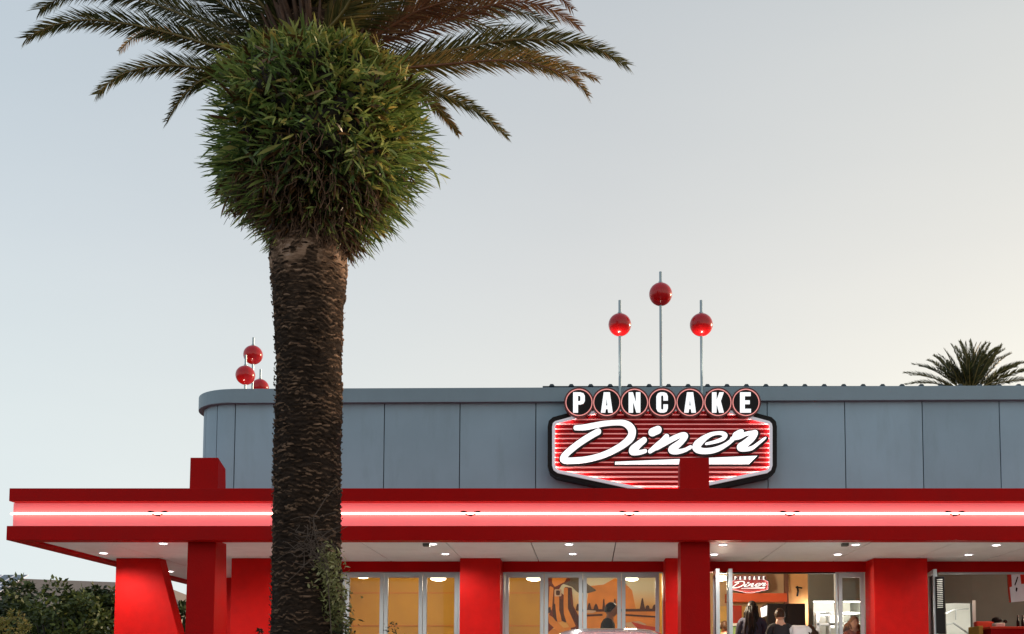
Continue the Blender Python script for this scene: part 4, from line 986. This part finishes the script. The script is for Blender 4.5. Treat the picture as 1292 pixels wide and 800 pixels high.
for px in (1040, 1080):
    c = P(px, 759.5, 21.0); g = thing('kitchen_lamp', c, 'bright strip lamp over the left half of the kitchen' if px == 1040 else 'bright strip lamp over the right half of the kitchen', 'lamp', 'kitchen strip lamps')
    MB().box(c.x-.22, c.x+.22, 20.9, 21.1, c.z, c.z+.04).build('diffuser', 'lamp_kitchen', g)
    MB().box(c.x-.24, c.x+.24, 20.88, 21.12, c.z+.041, c.z+.09).build('housing', 'white_k', g)
    l = bpy.data.lights.new('bulb', 'POINT'); l.energy = 34; l.color = (1, .97, .9); l.shadow_soft_size = .15
    lo = bpy.data.objects.new('bulb', l); COL.objects.link(lo); lo.parent = g; lo.location = (0, 0, -.12)
# dark tall cabinet
a, b = P(968, 761.5, 19.4), P(1016, 761.5, 19.4)
cab = thing('drinks_cabinet', ((a.x+b.x)/2, 19.6, FL), 'tall black cabinet behind the people in the open bay', 'cabinet')
MB().box(a.x, b.x, 19.4, 20.0, FL, a.z).build('carcass', 'black', cab, bevel=.01)
MB().box(a.x+.02, (a.x+b.x)/2-.004, 19.38, 19.399, FL+.08, a.z-.03).build('door', 'black', cab); MB().box((a.x+b.x)/2+.004, b.x-.02, 19.38, 19.399, FL+.08, a.z-.03).build('door', 'black', cab)
# menu board held up
a, b = P(960, 763.5, 18.9), P(968.5, 779, 18.9)
mb = MB(); mb.hexa([(a.x+.01, 18.9, b.z), (b.x-.01, 18.92, b.z+.03), (b.x-.01, 18.93, b.z+.03), (a.x+.01, 18.91, b.z), (a.x-.01, 18.9, a.z-.05), (b.x+.0, 18.92, a.z), (b.x+.0, 18.93, a.z), (a.x-.01, 18.91, a.z-.05)])
mb.build('screen', 'white_lit', None, label='small bright tilted screen next to the black cabinet', cat='screen')
# inner sign: a smaller one of the same kind
def copy_tree(o, parent=None):
    c = o.copy(); COL.objects.link(c)
    if parent is not None: c.parent = parent
    for ch in list(o.children): copy_tree(ch, c)
    return c
s2 = copy_tree(sign); s2['label'] = 'small warm lit PANCAKE Diner sign indoors on the pale tan wall'
YS2 = Y3-.45; sc2 = (49/290.)*(YS2/SY); s2.scale = (sc2, sc2, sc2); s2.location = P(945.5, 739.3, YS2)
# --- bay 4
Y4 = 20.0
x4a, x4b = P(1160, 750, Y4).x, P(1400, 750, Y4).x; xd0, xd1 = P(1193, 750, Y4).x, P(1226, 750, Y4).x; zd = P(0, 761, Y4).z
MB().box(x4a, xd0, Y4, Y4+.1, FL, zI).build('interior_wall', 'greywall', D); MB().box(xd0+.001, xd1-.001, Y4, Y4+.1, zd, zI).build('interior_wall', 'greywall', D)
MB().box(xd1, x4b, Y4, Y4+.1, FL, zI).build('interior_wall', 'greywall', D)
mb = MB(); mb.box(xd1+.0, xd1+.06, Y4-.02, Y4-.001, FL, zd+.05); mb.build('door_jamb', 'alu', D)
MB().box(xd0-.3, xd1+1.6, 22.0, 22.1, FL, zI).build('back_room_wall', 'white_k', D)
mb = MB()
mb.tube([P(1193, 774, 21.5), P(1203, 769.5, 21.5), P(1222, 768, 21.5)], .012, 6); mb.tube([P(1206, 768, 21.5), P(1206, 782, 21.5)], .012, 6)
mb.tube([P(1190, 789, 21.5), P(1203, 786, 21.5), P(1226, 802, 21.5)], .02, 6)
mb.build('pipework', 'stain', D)
c = P(1210, 757, 20.9); g = thing('back_room_lamp', c, 'bright lamp in the white back room behind the open doorway', 'lamp'); MB().box(c.x-.3, c.x+.3, 20.8, 21.0, c.z, c.z+.04).build('diffuser', 'lamp_kitchen', g)
l = bpy.data.lights.new('bulb', 'POINT'); l.energy = 30; l.color = (1, .98, .92); l.shadow_soft_size = .15
lo = bpy.data.objects.new('bulb', l); COL.objects.link(lo); lo.parent = g; lo.location = (0, 0, -.15)
# booth seats and counter
a, b = P(1230, 784, 19.0), P(1256, 784, 19.0)
bo = thing('booth_seat', ((a.x+b.x)/2, 19.0, FL), 'red padded booth back by the white doorway in the right bay', 'seat')
MB().box(a.x, b.x, 18.95, 19.1, FL+.4, a.z).build('backrest', 'm_red', bo, bevel=.03); MB().box(a.x, b.x, 18.5, 18.94, FL, FL+.45).build('seat', 'm_red', bo, bevel=.03)
MB().box(a.x-.08, a.x-.002, 18.6, 19.12, FL, a.z-.10).build('end_panel', 'tan', bo, bevel=.01)
a, b = P(1250, 790.5, 18.4), P(1330, 790.5, 18.4)
ct = thing('counter', ((a.x+b.x)/2, 18.6, FL), 'dark red service counter at the right photo edge', 'counter')
MB().box(a.x, b.x, 18.4, 18.9, FL, a.z-.04).build('front', 'face', ct); MB().box(a.x-.03, b.x, 18.36, 18.94, a.z-.039, a.z).build('top', 'm_red', ct, bevel=.01)
for q, px in enumerate((1284.5, 1290.5)):
    c = P(px, 790, 18.6); h0 = P(px, 776.5, 18.6).z
    g = thing('sauce_bottle', (c.x, 18.6, a.z), 'dark sauce bottle on the red counter, '+('the left one' if q == 0 else 'at the photo edge'), 'bottle', 'sauce bottles on the counter')
    MB().tube([(c.x, 18.6, a.z), (c.x, 18.6, a.z+.10), (c.x, 18.6, a.z+.14), (c.x, 18.6, h0-.02)], [.026, .026, .012, .011], 12).build('bottle_body', 'black', g, smooth=True)
    MB().tube([(c.x, 18.6, h0-.019), (c.x, 18.6, h0)], .014, 12).build('cap', 'maroon', g)
c = P(1260, 790, 18.6); g = thing('coffee_grinder', (c.x, 18.6, a.z), 'black and white machine on the red counter beside the booth', 'machine')
MB().box(c.x-.09, c.x+.08, 18.5, 18.7, a.z, a.z+.07).build('base', 'white_k', g, bevel=.02)
MB().ball((c.x-.03, 18.6, a.z+.12), .085, 18, 10, (1.1, .8, .62)).build('hopper', 'black', g, smooth=True)
MB().ball((c.x+.12, 18.6, a.z+.10), .04, 14, 8, (1, .8, .8)).build('lid', 'black', g, smooth=True)
# hanging menu board
mbd = thing('menu_board', P(1290, 742, 18.2), 'red and pale blue hanging menu board at the right photo edge', 'menu board')
flat_obj('board', [[(1272, 724.5), (1330, 724.5), (1330, 752), (1275, 760), (1273, 745)]], 18.2, .05, 'm_red', mbd)
M['paleblue'] = mat('pale_blue_print', (.52, .62, .62), .5, emit=(.5, .6, .6), estr=.15)
flat_obj('pale_print', [[(1276, 724.8), (1287, 724.8), (1288.5, 737), (1330, 732), (1330, 755), (1276, 760), (1274, 741), (1277, 740)]], 18.195, .004, 'paleblue', mbd)
flat_obj('dark_print', [[(1283.5, 727.5), (1284.8, 728), (1283, 734), (1281, 739), (1280, 738)], [(1282, 741), (1284, 742), (1283, 747), (1281.5, 745)]], 18.19, .004, 'black', mbd)
# ceiling lamp for the right bay
lampdisc(1300, 728, 18.6, .13, label='lamp over the counter beyond the right photo edge', power=13)
# vent grille leaf in right bay: louvres on the folded leaf
mb = MB(); a = P(1182, 729, YG-.66); b = P(1190, 767, YG-.66)
zz = b.z; louv = thing('louvred_shutter', P(1186, 767, YG-.66), 'narrow black and white louvred panel beside the right red pier', 'shutter')
MB().box(a.x-.02, b.x+.03, YG-.65, YG-.63, b.z-.4, a.z+.02).build('backing', 'black', louv)
while zz < a.z-.01:
    MB().hexa([(a.x, YG-.67, zz), (b.x, YG-.66, zz+.006), (b.x, YG-.651, zz+.006), (a.x, YG-.651, zz), (a.x, YG-.67, zz+.012), (b.x, YG-.66, zz+.018), (b.x, YG-.651, zz+.018), (a.x, YG-.651, zz+.012)]).build('slat', 'white_k', louv); zz += .029
# ------------------------------------------------------------------ people
def person(x, y, floor, H, yaw, label, shirt, skin, hair, hairkind, lean=(0, 0), legs='cloth_jean', arms='down', group='people inside the diner', ho=(0, 0, 0)):
    g = thing('person', (x, y, floor), label, 'person', group)
    s = H; lx, ly = lean
    def ln(v, f): return (v[0]+lx*f, v[1]+ly*f, v[2])
    hip = .52*s; sh = .82*s; neck = .865*s; hd = .93*s
    J = {'pelvis': (0, 0, hip), 'waist': ln((0, 0, .62*s), .3), 'chest': ln((0, .005, .74*s), .75), 'neckb': ln((0, .01, sh+.015), .95), 'neck': ln((0, 0, neck), 1.05), 'skull': ln((0, -.01, hd), 1.2)}
    Rr = {'pelvis': .095*s/1.0*.9, 'waist': .078*s, 'chest': .088*s, 'neckb': .045*s, 'neck': .033*s, 'skull': .045*s}
    E = [('pelvis', 'waist'), ('waist', 'chest'), ('chest', 'neckb'), ('neckb', 'neck'), ('neck', 'skull')]
    for k, sg in (('l', -1), ('r', 1)):
        J['sh'+k] = ln((sg*.105*s, .0, sh-.01), .9); Rr['sh'+k] = .036*s; E.append(('neckb', 'sh'+k))
        if arms == 'down': el_, wr = (sg*.135*s, .02, .63*s), (sg*.14*s, -.05, .485*s)
        else: el_, wr = (sg*.14*s, -.06, .65*s), (sg*.07*s, -.26, .70*s)
        J['el'+k] = ln(el_, .6); Rr['el'+k] = .026*s; J['wr'+k] = ln(wr, .4); Rr['wr'+k] = .018*s
        E += [('sh'+k, 'el'+k), ('el'+k, 'wr'+k)]
        w = Vector(J['wr'+k]); dirv = (w-Vector(J['el'+k])).normalized(); J['pa'+k] = tuple(w+dirv*.05*s); Rr['pa'+k] = .017*s; E.append(('wr'+k, 'pa'+k))
        sd = Vector((0, 1, 0)) if arms == 'down' else Vector((1, 0, 0))
        for fi, (o, L1) in enumerate(((-.017, .036), (-.006, .045), (.006, .042), (.017, .033))):
            J['f%d%s' % (fi, k)] = tuple(w+dirv*.075*s+sd*o*s*1.1); J['g%d%s' % (fi, k)] = tuple(w+dirv*(.075+L1)*s+sd*o*1.2*s+Vector((-sg*.006*s, 0, 0)))
            Rr['f%d%s' % (fi, k)] = .0052*s; Rr['g%d%s' % (fi, k)] = .0045*s; E += [('pa'+k, 'f%d%s' % (fi, k)), ('f%d%s' % (fi, k), 'g%d%s' % (fi, k))]
        J['th'+k] = tuple(w+dirv*.035*s-sd*.024*s); J['ti'+k] = tuple(w+dirv*.062*s-sd*.034*s); Rr['th'+k] = .007*s; Rr['ti'+k] = .005*s; E += [('wr'+k, 'th'+k), ('th'+k, 'ti'+k)]
        J['kn'+k] = (sg*.055*s, -.01, .28*s); Rr['kn'+k] = .036*s; J['hp'+k] = (sg*.05*s, 0, .48*s); Rr['hp'+k] = .056*s
        J['an'+k] = (sg*.055*s, .01, .045*s); Rr['an'+k] = .024*s; J['to'+k] = (sg*.065*s, -.10*s, .02*s); Rr['to'+k] = .02*s
        E += [('pelvis', 'hp'+k), ('hp'+k, 'kn'+k), ('kn'+k, 'an'+k), ('an'+k, 'to'+k)]
    for q_, w_ in (('neck', .6), ('skull', 1)): J[q_] = tuple(J[q_][i]+ho[i]*w_ for i in range(3))
    def grow(names, edges, infl, root):
        ids = {n: i for i, n in enumerate(names)}; me_ = bpy.data.meshes.new('figure')
        me_.from_pydata([J[n] for n in names], [(ids[a_], ids[b_]) for a_, b_ in edges], [])
        o = bpy.data.objects.new('figure', me_); COL.objects.link(o); sk_ = o.modifiers.new('s', 'SKIN'); sk_.use_smooth_shade = True
        for n in names:
            d = me_.skin_vertices[0].data[ids[n]]; r = Rr[n]*infl; d.radius = (r*(1.25 if n in ('chest', 'waist', 'pelvis') else 1), r*(.8 if n in ('chest', 'waist', 'pelvis') else 1)); d.use_root = (n == root)
        sb = o.modifiers.new('b', 'SUBSURF'); sb.levels = 1; sb.render_levels = 1
        dg = bpy.context.evaluated_depsgraph_get(); r_ = bpy.data.meshes.new_from_object(o.evaluated_get(dg)); bpy.data.objects.remove(o); return r_
    body = grow(list(J), E, 1, 'pelvis')
    # head shaped on the same mesh
    bm = bmesh.new(); bm.from_mesh(body); hc = Vector(ln((0, -.012, .935*s), 1.2))+Vector(ho); hs = s/1.7
    r0 = bmesh.ops.create_icosphere(bm, subdivisions=4, radius=1.0)
    for v in r0['verts']:
        q = v.co.copy(); x_, y_, z_ = q
        w = .076*(1-.22*max(0, -z_)); d_ = .096; h2_ = .115
        yy2 = y_*d_; 
        if y_ < 0:
            nose = math.exp(-((x_/.16)**2+((z_+.12)/.22)**2)); yy2 -= .022*nose; yy2 += .010*math.exp(-(((abs(x_)-.38)/.16)**2+((z_-.08)/.12)**2)); yy2 -= .006*math.exp(-((x_/.3)**2+((z_+.48)/.07)**2))
        ear = math.exp(-((y_-.05)/.16)**2-((z_)/.22)**2)*(abs(x_) > .9); xx2 = x_*w*(1+.18*ear)
        v.co = hc+Vector((xx2, yy2, z_*h2_))*hs
    for f in bm.faces: f.smooth = True
    bm.to_mesh(body); bm.free()
    for p_ in body.polygons: p_.use_smooth = True
    body.materials.append(M[skin]); bo_ = bpy.data.objects.new('body', body); link(bo_, g)
    tops = ['pelvis', 'waist', 'chest', 'neckb', 'shl', 'shr', 'ell', 'elr']
    sm_ = grow(tops, [e for e in E if e[0] in tops and e[1] in tops], 1.18, 'pelvis'); sm_.materials.append(M[shirt]); link(bpy.data.objects.new('shirt', sm_), g)
    lg = ['pelvis', 'hpl', 'hpr', 'knl', 'knr', 'anl', 'anr']
    sm_ = grow(lg, [e for e in E if e[0] in lg and e[1] in lg], 1.22, 'pelvis'); sm_.materials.append(M[legs]); link(bpy.data.objects.new('trousers', sm_), g)
    hm = MB(); rnd = random.Random(int(x*100))
    # hair cap
    nu_, nv_ = 22, 12; vs = []
    for i in range(nv_+1):
        for j in range(nu_):
            a_ = 2*math.pi*j/nu_; front = max(0, -math.sin(a_)); lim = (1.8-.85*front) if hairkind != 'long' else (1.9-1.2*front)
            b_ = lim*i/nv_; k_ = 1.10+rnd.uniform(-.03, .03)*(3 if hairkind == 'curly' else 1)
            vs.append(tuple(hc+Vector((.080*k_*math.sin(b_)*math.cos(a_), .100*k_*math.sin(b_)*math.sin(a_)+.006, .118*k_*math.cos(b_)))*hs))
    hm.add(vs, [(i*nu_+j, i*nu_+(j+1) % nu_, (i+1)*nu_+(j+1) % nu_, (i+1)*nu_+j) for i in range(nv_) for j in range(nu_)])
    if hairkind in ('long', 'curly'):
        L_ = .42 if hairkind == 'long' else .20
        for k in range(70):
            a_ = rnd.uniform(.05, math.pi-.05); p_ = hc+Vector((.085*math.cos(a_), .095*math.sin(a_)+.01, rnd.uniform(-.02, .05)))*hs; pts = [p_]
            for q in range(5):
                wv = .012 if hairkind == 'long' else .03
                pts.append(pts[-1]+Vector((rnd.gauss(0, wv), rnd.gauss(.004, wv*.5), -L_/5))*hs)
            hm.tube(pts, [.016, .02, .021, .02, .016, .005], 6)
    o = bpy.data.objects.new('hair', bpy.data.meshes.new('hair')); o.data.from_pydata(hm.v, [], hm.f); o.data.materials.append(M[hair])
    o.data.polygons.foreach_set('use_smooth', [True]*len(o.data.polygons)); link(o, g)
    g.rotation_euler.z = yaw; return g
def pz(px, top, Y):
    p = P(px, top, Y); return p.x, p.z-FL
def put(px, top, Y, *a, **k):
    x, h_ = pz(px, top, Y); lx_ = k.get('lean', (0, 0)); return person(x-k.pop('dx', 0), Y, FL, h_/1.0, *a, **k)
put(769, 761.5, 18.4, R(80), 'person with short dark hair and black top in front of the mural', 'cloth_black', 'skin_dark', 'hair_black', 'short', lean=(0, -.12), dx=.12)
put(948.5, 759.5, 18.5, R(170), 'person with very long black hair seen from behind in the open bay', 'cloth_navy', 'skin', 'hair_black', 'long')
put(984, 768.5, 17.9, R(185), 'person in black shirt with short dark hair in front of the black cabinet', 'cloth_black', 'skin', 'hair_brown', 'short')
put(1008, 772, 17.9, R(180), 'person in white shirt leaning right with dark curly hair', 'cloth_white', 'skin', 'hair_brown', 'curly', ho=(-.20, -.06, -.23))
put(1077, 778.5, 19.0, R(20), 'person with curly auburn hair standing behind the glass leaf near the kitchen', 'cloth_rust', 'skin', 'hair_auburn', 'curly')
put(914, 784.5, 19.2, R(160), 'shorter person with dark hair partly behind the open door leaves', 'cloth_black', 'skin', 'hair_brown', 'short')
# ------------------------------------------------------------------ parked car in front of the diner (only its roof shows)
cc_ = P(768, 796, 12.6); car = thing('parked_car', (cc_.x, 11.6, 0), 'silver car parked below the mural window, only its roof showing', 'car')
ct_ = cc_.z
def loft(mb, secs, n=28):
    vs = []
    for y, w, zb, zt_, e in secs:
        for j in range(n):
            a = 2*math.pi*j/n; c_, s_ = math.cos(a), math.sin(a)
            vs.append((cc_.x+w*math.copysign(abs(c_)**e, c_), y, (zb+zt_)/2+(zt_-zb)/2*math.copysign(abs(s_)**e, s_)))
    k = len(secs); mb.add(vs, [(i*n+j, i*n+(j+1) % n, (i+1)*n+(j+1) % n, (i+1)*n+j) for i in range(k-1) for j in range(n)]+[tuple(range(n)), tuple((k-1)*n+j for j in range(n))[::-1]])
mb = MB(); loft(mb, [(9.3, .70, .30, .62, .5), (9.45, .82, .24, .72, .45), (10.0, .86, .2, .84, .45), (10.9, .87, .18, .92, .45), (12.6, .87, .18, .94, .45), (13.3, .84, .22, .94, .45), (13.42, .76, .3, .8, .5)])
mb.build('body', 'carpaint', car, smooth=True, fixn=True)
mb = MB(); loft(mb, [(10.5, .70, .85, .90, .5), (11.2, .64, .85, ct_-.10, .5), (11.8, .62, .85, ct_-.01, .5), (12.5, .62, .85, ct_, .5), (13.0, .63, .85, ct_-.08, .5), (13.35, .66, .85, .95, .5)])
mb.build('cabin', 'carpaint', car, smooth=True, fixn=True)
for s in (-1, 1):
    MB().hexa([(cc_.x+s*.705, 11.2, .97), (cc_.x+s*.735, 11.2, .97), (cc_.x+s*.735, 12.9, .97), (cc_.x+s*.705, 12.9, .97), (cc_.x+s*.60, 11.5, ct_-.12), (cc_.x+s*.645, 11.5, ct_-.12), (cc_.x+s*.645, 12.7, ct_-.12), (cc_.x+s*.60, 12.7, ct_-.12)]).build('side_window', 'solar', car, fixn=True)
    for y in (10.2, 12.7):
        w = MB().tube([(cc_.x+s*.70, y, .31), (cc_.x+s*.88, y, .31)], .31, 24).build('wheel', 'tyre', car); MB().tube([(cc_.x+s*.881, y, .31), (cc_.x+s*.895, y, .31)], .19, 16).build('rim', 'stain', w)
    MB().ball((cc_.x+s*.62, 9.44, .62), .11, 16, 8, (1.3, .6, .6)).build('headlight', 'white_k', car, smooth=True)
MB().hexa([(cc_.x-.55, 10.55, .93), (cc_.x+.55, 10.55, .93), (cc_.x+.55, 10.6, .93), (cc_.x-.55, 10.6, .93), (cc_.x-.48, 11.12, ct_-.16), (cc_.x+.48, 11.12, ct_-.16), (cc_.x+.48, 11.17, ct_-.16), (cc_.x-.48, 11.17, ct_-.16)]).build('windscreen', 'solar', car)
MB().tube([(cc_.x+.2, 12.9, ct_-.06), (cc_.x+.2, 13.05, ct_+.02)], .006, 6).build('aerial', 'black', car)
